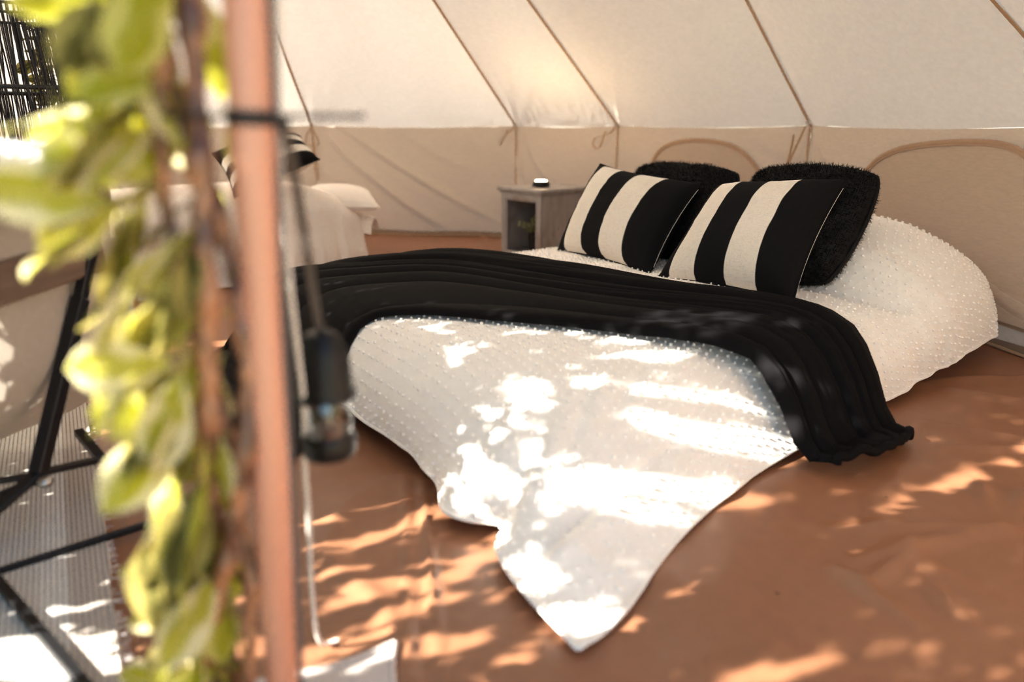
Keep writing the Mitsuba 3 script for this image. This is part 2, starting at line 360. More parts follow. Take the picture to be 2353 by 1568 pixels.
# roof above the open doorway, out of view, its edge set to shade the bed
for a0, a1 in ((208.0, 242.0), (242.0, 276.0), (276.0, 310.0)):
    f = np.linspace(0, 1, 24); rr_ = np.linspace(1.74, .06, 30)
    d0, d1 = (np.array([math.cos(math.radians(a)), math.sin(math.radians(a)), 0]) for a in (a0, a1))
    zc = PchipInterpolator([0.06, 1.7, R], [APEX, WALL_H + 1.17 * .75, WALL_H])(rr_)
    P = np.array([C[0], C[1], 0]) + rr_[:, None, None] * (d0 * (1 - f)[None, :, None] + d1 * f[None, :, None]) + np.array([0, 0, 1.0]) * zc[:, None, None]
    obj('panel', sheet(P), 'canvas_roof', 'ceiling', smooth=True)
tape_w = 0.016
for i in range(len(SEAMS)):
    p = paths[i].copy(); a = math.radians(SEAMS[i])
    side = np.array([-math.sin(a), math.cos(a), 0])
    rad = np.array([math.cos(a), math.sin(a), 0])
    p = p - rad * 0.004 - np.array([0, 0, 0.006])
    obj('seam', ribbon(p, tape_w, side, 0.003), 'tape', 'ceiling')
    w = WALL_OF[min(i, len(WALL_OF) - 1)]
    c3 = np.array([*ringp(SEAMS[i], RS[i] - 0.012), 0])
    zt = np.linspace(0.0, WALL_H - 0.01, 12)
    obj('seam', ribbon(c3 + np.stack([zt * 0, zt * 0, zt], 1), 0.013, side, 0.002), 'tape', w)
    # ring and hanging tie
    c0 = np.array([*ringp(SEAMS[i], RS[i] - 0.03), WALL_H + 0.012])
    ring = trimesh.creation.torus(0.012, 0.0035, 20, 8)
    M = np.eye(4); M[:3, 0] = side; M[:3, 1] = [0, 0, 1]; M[:3, 2] = rad; M[:3, 3] = c0
    ring.apply_transform(M); obj('ring', ring, 'steel', w, smooth=True)
TIES = {4: [(0, 0), (-.03, -.06), (-.035, -.11), (0.015, -.135), (0.05, -.11), (0.03, -.05), (0.012, -.01)],
        5: [(0, 0), (-.02, -.03), (-.055, -.06), (-.075, -.10), (-.083, -.125), (-.06, -.09), (-.03, -.05), (-.02, -.02)],
        6: [(0, 0), (-.02, -.035), (-.075, -.06), (-.13, -.08), (-.12, -.125), (-.08, -.13), (-.05, -.08), (-.02, -.03)],
        7: [(0, 0), (-.012, -.05), (-.035, -.12), (-.055, -.18), (-.062, -.205), (-.045, -.19), (-.02, -.12), (-.002, -.04)]}
for i, pts in TIES.items():
    a = math.radians(SEAMS[i]); rad = np.array([math.cos(a), math.sin(a), 0]); side = np.array([math.sin(a), -math.cos(a), 0])
    c0 = np.array([*ringp(SEAMS[i], RS[i] - 0.045), WALL_H - 0.002])
    p = [c0 + side * x + np.array([0, 0, z]) - rad * 0.01 * k for k, (x, z) in enumerate(pts)]
    w = WALL_OF[i]
    obj('tie', ribbon(p, 0.011, rad * 0.5 + side * 0.6 + np.array([0, 0, .25]), 0.0016, 60), 'tape', w, smooth=30)
# a long loose end of tape below the left tie
c0 = np.array([*ringp(SEAMS[4], R - 0.04), WALL_H - 0.03]); a = math.radians(SEAMS[4])
obj('tie', ribbon([c0, c0 + [0.012, 0, -.12], c0 + [0.02, 0, -.25], c0 + [0.022, 0.004, -.34]], 0.012, [1, 0.1, 0], 0.0016, 30), 'tape', 'wall_back', smooth=30)

def on_wall(i, pts, off):
    """points (along the panel, height) of wall panel i, off metres inside of it"""
    w, pan, a, b, inw = INNER[i]
    e = (b - a) / np.linalg.norm(b - a)
    return np.array([[*(a + e * x + inw * off), z] for x, z in pts]), inw
def arch(i, n_win, pts, label):
    key = tag(numbered(f'window_{n_win}'), label, kind='structure')
    pl, inw = on_wall(i, pts, 0.02)
    pl = CubicSpline(np.linspace(0, 1, len(pl)), pl)(np.linspace(0, 1, 70))
    fl, _ = on_wall(i, pts, 0.014)
    fl = CubicSpline(np.linspace(0, 1, len(fl)), fl)(np.linspace(0, 1, 70))
    mid = np.array([fl[:, 0].mean(), fl[:, 1].mean(), 0.0])
    rows = np.linspace(0, 1, 12)
    bot = fl.copy(); bot[:, 2] = 0.08
    P = fl[None] * (1 - rows)[:, None, None] + bot[None] * rows[:, None, None]
    bul = (np.sin(np.pi * rows)[:, None] * np.sin(np.pi * np.linspace(0, 1, 70))[None]) * 0.006
    P[..., :2] += inw * bul[..., None]
    obj('flap', sheet(P), 'canvas_wall', key, smooth=True)
    nrm = np.array([*inw, 0.0])
    t = np.gradient(pl, axis=0); t /= np.linalg.norm(t, axis=1, keepdims=True)
    side = np.cross(t, nrm)
    obj('zip_tape', ribbon(pl, 0.022, side, 0.003), 'zip_tape', key)
    obj('zip_teeth', ribbon(pl + nrm * 0.003, 0.006, side, 0.004), 'tape', key)
arch(6, 1, [(0.255, 0.10), (0.265, 0.38), (0.31, 0.56), (0.42, 0.645), (0.62, 0.672), (0.84, 0.645), (0.97, 0.57), (1.07, 0.43), (1.09, 0.10)], 'arched zip window flap behind the two left cushions')
arch(7, 2, [(0.36, 0.10), (0.39, 0.42), (0.52, 0.605), (0.75, 0.675), (1.02, 0.694), (1.21, 0.672), (1.33, 0.58), (1.39, 0.42), (1.4, 0.10)], 'arched zip window flap at the right above the duvet hump')
# rim where groundsheet and wall are zipped together
for i, (w, pan, a, b, inw) in enumerate(INNER):
    if i < 3: continue
    L = np.linalg.norm(b - a)
    k = numbered({'wall_left': 'baseboard_left', 'wall_back': 'baseboard_back', 'wall_right': 'baseboard_right'}[w])
    tag(k, f'brown zipped rim joining groundsheet and canvas {["","","","at the left","behind the small bed and the nightstand","right of the nightstand","behind the cushions","at the right of the bed head","far right","far right"][i]}', kind='structure')
    xs = np.linspace(0, L, 40)
    pl, _ = on_wall(i, [(x, 0.016 + 0.004 * math.sin(x * 9 + i)) for x in xs], 0.022)
    obj('rim', ribbon(pl, 0.036, [0, 0, 1], 0.004), 'rim_dark', k)
    pl, _ = on_wall(i, [(x, 0.010 + 0.003 * math.sin(x * 7)) for x in xs], 0.03)
    obj('zip', ribbon(pl, 0.008, [0, 0, 1], 0.005), 'tape', k)
    if w == 'wall_right':
        pl, _ = on_wall(i, [(x, 0.088 + 0.01 * math.sin(x * 2.2)) for x in xs], 0.022)
        obj('hem', ribbon(pl, 0.010, [0, 0, 1], 0.003), 'rim_dark', k)

# ------------------------------------------------------------------ the bed
B = np.array([.81, .59]); B /= np.linalg.norm(B); A = np.array([B[1], -B[0]])
def bed(s, t, z):
    s, t, z = np.broadcast_arrays(np.asarray(s, float), t, z)
    xy = (s + .8)[..., None] * B + (t - 2.42)[..., None] * A
    return np.concatenate([xy, z[..., None]], -1)

k = numbered('mattress')
mm = trimesh.creation.box((1, 1, 1)).subdivide().subdivide().subdivide()
v = mm.vertices * 2
v = v / (np.abs(v) ** 8).sum(1, keepdims=True) ** (1 / 8)
mm = trimesh.Trimesh(bed(0.98 + v[:, 0] * .92, 0.71 + v[:, 1] * .66, 0.103 + v[:, 2] * 0.1), mm.faces, process=False)
mm.fix_normals()
scene[k] = mikit.ply(mm, 'cream_cotton', True); tag(k, 'low pale mattress under the white tufted duvet', 'mattress')

# duvet: rows foot -> head, columns left hem -> right hem, each (s, t, z)
D = np.array([
 [(-.10, -.12, .03), (-.13, 0, .03), (-.13, .3, .04), (-.135, .7, .04), (-.13, 1.1, .045), (-.14, 1.42, .014), (-.205, 1.62, .016), (-.220, 1.785, .008)],
 [(-.06, -.12, .03), (-.10, -.02, .12), (-.12, .3, .15), (-.125, .7, .15), (-.12, 1.1, .14), (-.11, 1.42, .07), (-.13, 1.59, .035), (-.10, 1.775, .008)],
 [(0, -.12, .03), (-.02, -.03, .20), (-.02, .3, .245), (-.03, .7, .25), (-.02, 1.1, .24), (-.02, 1.38, .17), (-.01, 1.55, .08), (.03, 1.715, .008)],
 [(.25, -.12, .03), (.25, -.02, .22), (.25, .3, .265), (.25, .7, .27), (.25, 1.1, .265), (.25, 1.37, .225), (.27, 1.53, .10), (.28, 1.63, .008)],
 [(.7, -.12, .03), (.7, -.02, .23), (.7, .3, .27), (.7, .7, .275), (.7, 1.1, .27), (.7, 1.38, .23), (.7, 1.51, .11), (.7, 1.56, .008)],
 [(1.05, -.12, .03), (1.05, -.02, .23), (1.05, .3, .27), (1.05, .7, .27), (1.05, 1.1, .265), (1.07, 1.40, .24), (1.08, 1.52, .13), (1.1, 1.54, .012)],
 [(1.25, -.12, .03), (1.25, -.02, .23), (1.27, .3, .27), (1.3, .7, .265), (1.29, 1.1, .25), (1.29, 1.42, .225), (1.3, 1.53, .15), (1.33, 1.535, .03)],
 [(1.45, -.12, .03), (1.45, 0, .24), (1.43, .3, .36), (1.40, .7, .42), (1.38, 1.1, .425), (1.43, 1.40, .345), (1.50, 1.53, .20), (1.53, 1.54, .055)],
 [(1.65, -.12, .03), (1.65, 0, .26), (1.65, .3, .42), (1.63, .7, .455), (1.62, 1.1, .455), (1.66, 1.38, .375), (1.72, 1.51, .23), (1.76, 1.53, .07)],
 [(1.9, -.12, .03), (1.9, 0, .22), (1.9, .3, .36), (1.88, .7, .39), (1.86, 1.1, .40), (1.87, 1.36, .33), (1.90, 1.46, .20), (1.92, 1.485, .06)],
 [(2.02, -.1, .02), (2.02, 0, .08), (2.03, .3, .10), (2.02, .7, .10), (2.0, 1.1, .11), (1.98, 1.35, .09), (1.97, 1.42, .06), (1.96, 1.44, .02)]], float)
rows = np.array([0, .11, .22, .49, .94, 1.29, 1.49, 1.7, 1.92, 2.18, 2.5])
cols = np.array([0, .2, .53, .93, 1.33, 1.65, 1.87, 2.02])
NU, NV = 420, 360
cu, cv = np.linspace(rows[0], rows[-1], NU), np.linspace(0, cols[-1], NV)
def surf(cu, cv):
    G = PchipInterpolator(rows, D, axis=0)(cu)
    return PchipInterpolator(cols, G, axis=1)(cv)
G = surf(cu, cv)
# soften the lofted grid
from scipy.ndimage import gaussian_filter
for c_ in range(3): G[..., c_] = gaussian_filter(G[..., c_], 7, mode='nearest')
P = bed(G[..., 0], G[..., 1], G[..., 2])
CU, CV = np.meshgrid(cu, cv, indexing='ij')
n = grid_normals(P); n = np.where(n[..., 2:].mean() < 0, -n, n)
topness = np.clip(G[..., 2] / .2, .15, 1)
def ridged(x, y, z, s, o=2): return 1 - np.abs(2 * nz(x, y, z, s, o) - 1)
wr = 0.018 * (nz(CU * 3, CV * 3, 0, 51, 2) - .5)
wr += 0.006 * np.clip(ridged(CU * 2.2 + CV * 1.2, CV * 5 - CU * 2, 0, 52) - .55, 0, 1)
wr += 0.0055 * (nz(CU * 12 + CV * 6, CV * 16 - CU * 6, 0, 53, 2) - .5)
# long soft creases running off the foot corner and round the head hump
foot = np.exp(-((CU - .15) / .35) ** 2) * np.clip((CV - 1.0) / .4, 0, 1)
wr += 0.016 * foot * (ridged(CV * 3.2 - CU * 5, CU * 1.2 + CV, 2, 54) - .6)
hump = np.exp(-((CU - 1.55) / .28) ** 2) * np.clip((CV - 1.1) / .3, 0, 1)
wr += 0.030 * hump * (ridged(CU * 8.5 + 0.8 * CV, CV * 1.3, 3, 55, 2) - .6)
wr -= 0.03 * np.exp(-((CU - (1.46 + 0.1 * (CV - 1.3))) / .03) ** 2) * np.clip((CV - 1.25) / .15, 0, 1) * np.clip((1.72 - CV) / .1, 0, 1)
# hem scallops along the foot and sides
hem = np.exp(-(cols[-1] - CV) / .05) + np.exp(-CU / .06)
wr += hem * 0.02 * (nz(CU * 7, CV * 7, 0, 57, 2) - .5)
def seg(s0, t0, s1, t1):
    d0 = np.array([s1 - s0, t1 - t0]); q = np.clip(((G[..., 0] - s0) * d0[0] + (G[..., 1] - t0) * d0[1]) / (d0 @ d0), 0, 1)
    return (G[..., 0] - s0 - q * d0[0]) * -d0[1] / np.linalg.norm(d0) + (G[..., 1] - t0 - q * d0[1]) * d0[0] / np.linalg.norm(d0), np.hypot(G[..., 0] - s0 - q * d0[0], G[..., 1] - t0 - q * d0[1]), q
for (a_, b_, c_, d_, amp_, w_) in ((-.19, 1.60, .14, 1.545, .016, .020), (.05, 1.56, .40, 1.50, .008, .018), (-.16, 1.50, .10, 1.36, .010, .03), (-.10, 1.36, .22, 1.20, .007, .03), (-.02, 1.50, .30, 1.30, .006, .02), (.15, 1.45, .5, 1.30, .005, .016)):
    sd_s, ds, q = seg(a_, b_, c_, d_)
    wr += amp_ * (np.exp(-((sd_s - w_ * .9) / w_) ** 2) - np.exp(-((sd_s + w_ * .4) / (w_ * .6)) ** 2)) * np.exp(-(ds / (w_ * 3)) ** 2) * np.sin(np.pi * np.clip(q, .03, .97))
flap = np.clip((G[..., 1] - 1.52) / .08, 0, 1) * np.exp(-((G[..., 0] + .05) / .22) ** 2)
wr += .010 * flap * (nz(CU * 20, CV * 9, 0, 59, 2) - .5)
P = P + n * wr[..., None]
notch = .040 * np.exp(-((G[..., 1] - 1.44) / .035) ** 2) * np.exp(-CU / .10) - .03 * np.exp(-((G[..., 1] - 1.34) / .05) ** 2) * np.exp(-CU / .10)
P[..., :2] += notch[..., None] * B
P[..., 2] = np.maximum(P[..., 2], 0.007 + 0.004 * nz(CU * 30, CV * 30, 0, 58, 1))
duvet = P
# give the cloth a body: the top sheet, and an under sheet set in
n = grid_normals(P); n = np.where(n[..., 2:].mean() < 0, -n, n)
kd = thing('duvet', 'white cotton duvet dotted with small tufts, its corner spilling onto the groundsheet', 'duvet')
obj('cover', sheet(P), 'white_cotton', kd, smooth=True)
edge = np.concatenate([P[0, :], P[:, -1][1:]])
obj('hem', tube(edge[::2] + np.array([0, 0, .001]), 0.0045, 6), 'white_cotton', kd, smooth=True)
# tufts: a staggered grid over the cloth
tuft = trimesh.creation.icosphere(subdivisions=0, radius=1.0)
tu, tv = [], []
sp = 0.0265
for a_ in range(int(rows[-1] / sp) + 1):
    for b_ in range(int(cols[-1] / sp) + 1):
        tu.append(a_ * sp + rng.normal(0, .0012)); tv.append((b_ + .5 * (a_ % 2)) * sp + rng.normal(0, .0012))
tu, tv = np.array(tu), np.array(tv)
ok = (tu > .02) & (tu < rows[-1] - .3) & (tv > .05) & (tv < cols[-1] - .01)
tu, tv = tu[ok], tv[ok]
iu, iv = tu / rows[-1] * (NU - 1), tv / cols[-1] * (NV - 1)
iu, iv = np.clip(iu.round().astype(int), 0, NU - 1), np.clip(iv.round().astype(int), 0, NV - 1)
tp, tn = P[iu, iv], n[iu, iv]
V, Fc = [], []
sizes = 0.0039 * rng.uniform(.75, 1.25, len(tp))
jit = rng.normal(0, .25, (len(tp), 12, 3))
tv_ = tuft.vertices[None] * (1 + .4 * jit[..., :1])
Vt = tp[:, None] + tn[:, None] * 0.0030 + tv_ * sizes[:, None, None]
Ft = tuft.faces[None] + (np.arange(len(tp)) * 12)[:, None, None]
kt = obj('tufts', trimesh.Trimesh(Vt.reshape(-1, 3), Ft.reshape(-1, 3), process=False), 'tuft_cotton', kd, smooth=True)
tag(kt, 'small white cotton tufts', kind='stuff')

# throw blanket: a folded band lying across the bed
ls = np.array([0, .10, .18, .26, .38, .52, .66, .80, .87, .92, .96, 1.0])
FB = np.array([(-.31, .88), (-.17, .79), (-.11, .74), (-.03, .715), (.08, .80), (.22, 1.0), (.35, 1.18), (.52, 1.42), (.565, 1.50), (.575, 1.555), (.585, 1.61), (.61, 1.68)])
HB = np.array([(.34, -.20), (.40, -.14), (.45, -.07), (.52, 0.02), (.64, .12), (.74, .5), (.85, .93), (.99, 1.25), (1.0, 1.44), (.99, 1.56), (.985, 1.63), (.95, 1.68)])
MB = (FB + HB) / 2
MB[-1, 1] += .035; MB[-2, 1] += .02
MB[0] = (-.30, .06); MB[1] = (-.17, .12); MB[2] = (-.08, .18); MB[3] = (.06, .27)
NL, NW = 420, 190
L_, W_ = np.linspace(0, 1, NL), np.linspace(0, 1, NW)
fb, hb, mb = (PchipInterpolator(ls, q)(L_) for q in (FB, HB, MB))
wv = W_[None, :, None]
cm = 2 * mb - .5 * (fb + hb)
S = fb[:, None] * (1 - wv) ** 2 + 2 * cm[:, None] * wv * (1 - wv) + hb[:, None] * wv ** 2
s_, t_ = S[..., 0], S[..., 1]
dx = np.maximum(0, -s_); dt = np.maximum(np.maximum(0, -t_), np.maximum(0, t_ - 1.42))
d = np.hypot(dx, dt)
inner = np.minimum(np.minimum(s_, t_), 1.42 - t_)
d = np.where(d > 0, d, -np.maximum(inner, 0))
zt = np.interp(d, [-.3, -.1, -.04, 0, .06, .10, .14, .175, .21], [.288, .283, .278, .270, .245, .205, .14, .06, .016])
P = bed(s_, t_, zt)
n = grid_normals(P); n = np.where(n[..., 2:].mean() < 0, -n, n)
LG, WG = np.meshgrid(L_, W_, indexing='ij')
wshift = WG + 0.05 * (nz(LG * 3, WG * 2, 0, 61, 2) - .5) + 0.03 * np.sin(LG * 5)
NF = 6.5
ph = NF * (wshift + 0.045 * np.sin(wshift * 9 + 1.0)) + .25 * np.sin(LG * 7 + WG * 5)
cell = np.floor(ph)
height = 0.45 + 0.75 * nz(cell * 7.31 + .5, LG * 2.6, 0, 71, 1)
fold = height * np.abs(np.sin(np.pi * ph)) ** 0.62
ph2 = ph * 2.7 + 1.3 * np.sin(LG * 5)
fold += .28 * np.abs(np.sin(np.pi * ph2)) ** .8 * np.clip(nz(ph * .8, LG * 4, 0, 72, 1) * 2 - .6, 0, 1)
fold *= np.clip(nz(WG * 3.0, LG * 2.2, 4, 73, 1) * 1.7 - .1, .25, 1.1)
endr = np.clip((LG - .78) / .16, 0, 1)
amp = 0.024 * (1 - endr) + 0.050 * endr
amp = amp * (0.6 + 0.4 * np.clip((LG - .02) / .3, 0, 1))
disp = amp * fold
disp += 0.014 * np.clip((LG - .93) / .07, 0, 1) * (nz(LG * 4, WG * 3, 0, 63, 1))
P = P + n * (disp + 0.004)[..., None]
P[..., 2] = np.maximum(P[..., 2], 0.012)
Ps_ = gaussian_filter(P, (0, 7, 0), mode='nearest'); bl_ = np.clip((LG - .90) / .09, 0, 1)[..., None] ** 1.5
P = P * (1 - bl_) + Ps_ * bl_
# rolled side edges
edge_w = np.minimum(WG, 1 - WG)
P -= n * (0.020 * np.exp(-edge_w / .012))[..., None]
kb = thing('throw_blanket', 'black plush throw blanket folded across the middle of the bed, end pooled on the floor', 'blanket')
obj('cloth', sheet(P), 'black_fleece', kb, smooth=True)
per = np.concatenate([P[-1, :]]); per = per[::3].copy(); per[:, 2] = np.maximum(per[:, 2], .014)
obj('hem', tube(per, 0.011, 8), 'black_fleece', kb, smooth=True)
per = P[0, ::3].copy(); per[:, 2] = np.maximum(per[:, 2], .014)
obj('hem', tube(per, 0.010, 7), 'black_fleece', kb, smooth=True)

# ------------------------------------------------------------------ cushions
def cushion_grid(c00, c10, c01, c11, thick, nu=56, nv=48, bow=.085, seed=0, wrinkle=.006, pw=.5, rnd=0.0):
    """front and back sheets of a stuffed square between four corners (u to the right, v up)"""
    u, v = np.meshgrid(np.linspace(-1, 1, nu), np.linspace(-1, 1, nv), indexing='ij')
    uu = u * (1 - bow * (1 - v ** 2)); vv = v * (1 - bow * (1 - u ** 2))
    if rnd:
        uu, vv = uu * np.sqrt(1 - rnd * vv ** 2 * u ** 2), vv * np.sqrt(1 - rnd * uu ** 2 * v ** 2)
    a, b = (uu[..., None] + 1) / 2, (vv[..., None] + 1) / 2
    c00, c10, c01, c11 = map(np.asarray, (c00, c10, c01, c11))
    Pm = c00 * (1 - a) * (1 - b) + c10 * a * (1 - b) + c01 * (1 - a) * b + c11 * a * b
    nn = np.cross(c10 - c00, c01 - c00); nn = nn / np.linalg.norm(nn)
    prof = ((1 - np.abs(u) ** 2.6) * (1 - np.abs(v) ** 2.6)).clip(0) ** pw
    out = []
    for sg in (1, -1):
        h = thick / 2 * prof + wrinkle * prof * (nz(u * 2.5, v * 2.5, sg * 3.0, seed, 3) - .5) * 2
        rad = wrinkle * .5 * prof * (1 - prof) * 4 * (nz(np.arctan2(v, u) * 5, 0, sg, seed + 3, 2) - .5)
        out.append(Pm + nn * (sg * (h + rad))[..., None])
    uv = np.stack([(u + 1) / 2, (v + 1) / 2], -1).reshape(-1, 2)
    return out[0], out[1], uv, nn, Pm

def border(P):
    return np.concatenate([P[:, 0], P[-1, 1:], P[::-1, -1][1:], P[0, ::-1][1:]])

def striped_cushion(label, corners, thick, mat, seed, group='black and white striped cushions', back='black_velvet', zip_edge=True, swap=False):
    k = thing('striped_cushion', label, 'cushion', group)
    f, b, uv, nn, Pm = cushion_grid(*corners, thick, seed=seed)
    obj('cover', sheet(f), mat, k, smooth=True, uv=uv[:, ::-1] if swap else uv)
    obj('back_cover', sheet(b, True), back, k, smooth=True)
    e = border(Pm)
    obj('piping', tube(e, 0.0035, 6, cap=False), 'black_velvet', k + '__cover', smooth=True)
    if zip_edge:
        q = Pm[-1, 4:-3] - nn * 0.006 + (Pm[-1, 4:-3] - Pm[-2, 4:-3]) * .12
        obj('white_trim', tube(q, 0.0012, 5), 'linen_back', k)
    return k
bp = lambda s, t, z: bed(s, t, z)
striped_cushion('black and white striped cushion standing on the left of the bed beside the nightstand',
                [bp(1.06, .18, .262), bp(1.0, .745, .262), bp(1.27, .19, .60), bp(1.26, .725, .555)], .20, 'striped_linen', 1)
striped_cushion('larger black and white striped cushion standing on the right, before the fur cushion',
                [bp(.97, .81, .265), bp(1.03, 1.275, .262), bp(1.24, .81, .555), bp(1.26, 1.26, .60)], .21, 'striped_linen_wide', 2)

def fur_strands(P, n, N, length, seed):
    r = np.random.default_rng(seed)
    nu, nv = P.shape[:2]
    i, j = r.integers(0, nu, N), r.integers(0, nv, N)
    p, m = P[i, j], n[i, j]
    d = m + r.normal(0, .55, (N, 3)); d /= np.linalg.norm(d, axis=1, keepdims=True)
    sd = np.cross(d, r.normal(0, 1, (N, 3))); sd /= np.linalg.norm(sd, axis=1, keepdims=True)
    l = length * r.uniform(.5, 1.2, (N, 1))
    v = np.stack([p - sd * .0011 - d * .002, p + sd * .0011 - d * .002, p + d * l], 1).reshape(-1, 3)
    return trimesh.Trimesh(v, np.arange(len(v)).reshape(-1, 3), process=False)

def fur_cushion(label, corners, thick, seed):
    k = thing('fur_cushion', label, 'cushion', 'black fur cushions')
    f, b, uv, nn, Pm = cushion_grid(*corners, thick, 70, 60, .015, seed, .012, .40, .28)
    nf, nb = grid_normals(f), -grid_normals(b)
    sgn = 1 if (nf @ nn).mean() > 0 else -1
    nf, nb = nf * sgn, nb * sgn
    u, v = np.meshgrid(np.linspace(0, 1, 70), np.linspace(0, 1, 60), indexing='ij')
    f = f + nf * (.006 * (nz(u * 14, v * 14, 0, seed + 5, 2) - .5))[..., None]
    obj('cover', join(sheet(f), sheet(b, True)), 'black_fur', k, smooth=True)
    kk = obj('fur', join(fur_strands(f, nf, 14000, .013, seed), fur_strands(b, nb, 7000, .013, seed + 1)), 'black_fur', k)
    tag(kk, 'short black fur pile', kind='stuff')
    e = border(Pm)
    obj('piping', tube(e, .007, 6, cap=False), 'black_fur', k + '__cover', smooth=True)
fur_cushion('black fur cushion leaning behind the left striped cushion',
            [bp(1.22, .30, .28), bp(1.22, .80, .275), bp(1.40, .29, .61), bp(1.40, .82, .605)], .17, 11)
fur_cushion('black fur cushion leaning behind the right striped cushion, next to the duvet hump',
            [bp(1.2, .86, .275), bp(1.24, 1.27, .265), bp(1.40, .85, .62), bp(1.42, 1.31, .625)], .19, 13)

# ------------------------------------------------------------------ the small bed at the left
ks = thing('small_bed', 'small low bed under pale pink bedding at the left, behind the pole', 'bed')
o = np.array([-.83, 4.02]); e1 = np.array([-.62, -.70]); e1 /= np.linalg.norm(e1); e2 = np.array([-.75, .66]); e2 /= np.linalg.norm(e2)
# cross profile (distance behind the front face, height), swept along the front
prof = np.array([(-.035, .01), (-.03, .10), (-.01, .22), (.0, .32), (.04, .40), (.12, .445), (.3, .46), (.6, .45), (.8, .42), (.88, .3), (.9, .02)])
pt = np.linspace(0, 1, 11)
fine = PchipInterpolator(pt, prof)(np.linspace(0, 1, 90))
xs = np.linspace(-.02, 1.25, 150)
Xg = xs[:, None] * np.ones(90)[None]
endf = np.clip((Xg + .02) / .30, 0, 1) ** .5           # rounds the right end down
hh = fine[None, :, 1] * np.where(fine[None, :, 1] > .1, 0.62 + .38 * endf, 1) 
dd = fine[None, :, 0] + .03 * (1 - endf)
ripple = .040 * (nz(Xg * 11, hh * 1.6, 0, 81, 2) - .5) * np.clip(1.2 - hh / .42, 0.1, 1)
ripple += .010 * (nz(Xg * 30, hh * 12, 0, 82, 2) - .5)
xy = o + Xg[..., None] * e1 + (dd - ripple)[..., None] * e2
Pb = np.concatenate([xy, hh[..., None]], -1)
cap = Pb[0]; capc = np.stack([cap, np.concatenate([o + dd[0][:, None] * e2, np.full((90, 1), .01)], 1)])
obj('bedding', join(sheet(Pb), sheet(capc)), 'cream_cotton', ks, smooth=True)
hemp = Pb[:, 0] + np.array([0, 0, .004])
obj('hem', tube(hemp[::2], .005, 6), 'cream_cotton', ks, smooth=True)
kp = thing('pillow', 'cream pillow sticking out from the end of the small bed', 'pillow', None)
q0 = np.array([-.80, 4.10])
f, b, uv, nn, Pm = cushion_grid([*(q0 + e1 * .02), .30], [*(q0 - e1 * .10 + e2 * .02), .30], [*(q0 + e1 * .12 + e2 * .40), .36], [*(q0 - e1 * .02 + e2 * .42), .36], .10, 40, 36, .04, 17)
f, b, uv, nn, Pm = cushion_grid([-1.05, 3.93, .33], [-.735, 4.03, .315], [-1.20, 4.35, .40], [-.86, 4.40, .37], .12, 44, 40, .05, 17)
obj('case', join(sheet(f), sheet(b, True)), 'cream_cotton', kp, smooth=True)
obj('piping', tube(border(Pm), .003, 6, cap=False), 'cream_cotton', kp, smooth=True)
kf = thing('folded_sheet', 'crumpled white sheet tucked under the pillow at the small bed end', 'sheet')
xs = np.linspace(0, 1, 30)
X2, Y2 = np.meshgrid(xs, np.linspace(0, 1, 24), indexing='ij')
Pq = np.stack([-.93 + .13 * X2 + .0 * Y2, 4.0 + .06 * X2 + .25 * Y2, .10 + .17 * np.sin(np.pi * np.clip(Y2 * .9 + .05, 0, 1)) ** .5 * (1 - .25 * X2 ** 2) + .02 * nz(X2 * 5, Y2 * 8, 0, 5, 2)], -1)
obj('cloth', sheet(Pq), 'cream_cotton', kf, smooth=True)
obj('hem', tube(Pq[-1], .004, 6), 'cream_cotton', kf, smooth=True)
striped_cushion('small black and white striped cushion lying on top of the small bed',
                [np.array([-1.30, 3.42, .425]), np.array([-.985, 3.79, .585]), np.array([-1.47, 3.62, .62]), np.array([-1.13, 3.98, .70])], .20, 'striped_linen_small', 3, back='linen_back', zip_edge=False, swap=True)

# ------------------------------------------------------------------ nightstand, lamp, plant
kn = thing('nightstand', 'grey washed wooden nightstand with an open front by the back wall', 'nightstand')
K = np.array([.160, 4.0]); ex = np.array([-.055, 4.24]) - K; wN = np.linalg.norm(ex); ex /= wN      # along the open front, to the left
ey = np.array([-ex[1], ex[0]]); 
if ey[1] < 0: ey = -ey
dN = 0.38; hN = .405
def NM(x, y, z): return np.array([*(K + ex * x + ey * y), z])
MN = np.eye(4); MN[:2, 0] = ex; MN[:2, 1] = ey; MN[:2, 3] = K
if np.linalg.det(MN[:3, :3]) < 0: flipN = True
def nb(x0, x1, y0, y1, z0, z1, r=.003):
    m = rbox(x1 - x0, y1 - y0, z1 - z0, r, ((x0 + x1) / 2, (y0 + y1) / 2, (z0 + z1) / 2))
    m.apply_transform(MN)
    if np.linalg.det(MN[:3, :3]) < 0: m.invert()
    return m
th = .018
obj('side_panel', nb(0, th, 0, dN, .012, hN - .02), 'grey_wood', kn)
obj('side_panel', nb(wN - th, wN, 0, dN, .012, hN - .02), 'grey_wood', kn)
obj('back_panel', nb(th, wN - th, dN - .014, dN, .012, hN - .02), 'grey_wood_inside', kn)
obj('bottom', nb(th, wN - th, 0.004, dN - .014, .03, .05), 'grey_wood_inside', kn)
obj('front_frame', join(nb(-.003, .034, -.008, .012, .012, hN - .02), nb(wN - .034, wN + .003, -.008, .012, .012, hN - .02), nb(.03, wN - .03, -.008, .012, hN - .058, hN - .02), nb(.03, wN - .03, -.008, .012, .012, .05)), 'grey_wood', kn)
obj('inner_molding', join(nb(.032, .041, -.004, .008, .05, hN - .058), nb(wN - .041, wN - .032, -.004, .008, .05, hN - .058), nb(.032, wN - .032, -.004, .008, hN - .066, hN - .056)), 'grey_wood', kn)
obj('cornice', nb(-.014, wN + .014, -.016, dN + .012, hN - .024, hN - .012, .004), 'grey_wood', kn)
kt_ = obj('top', nb(-.024, wN + .024, -.026, dN + .02, hN - .012, hN + .008, .005), 'grey_wood', kn)
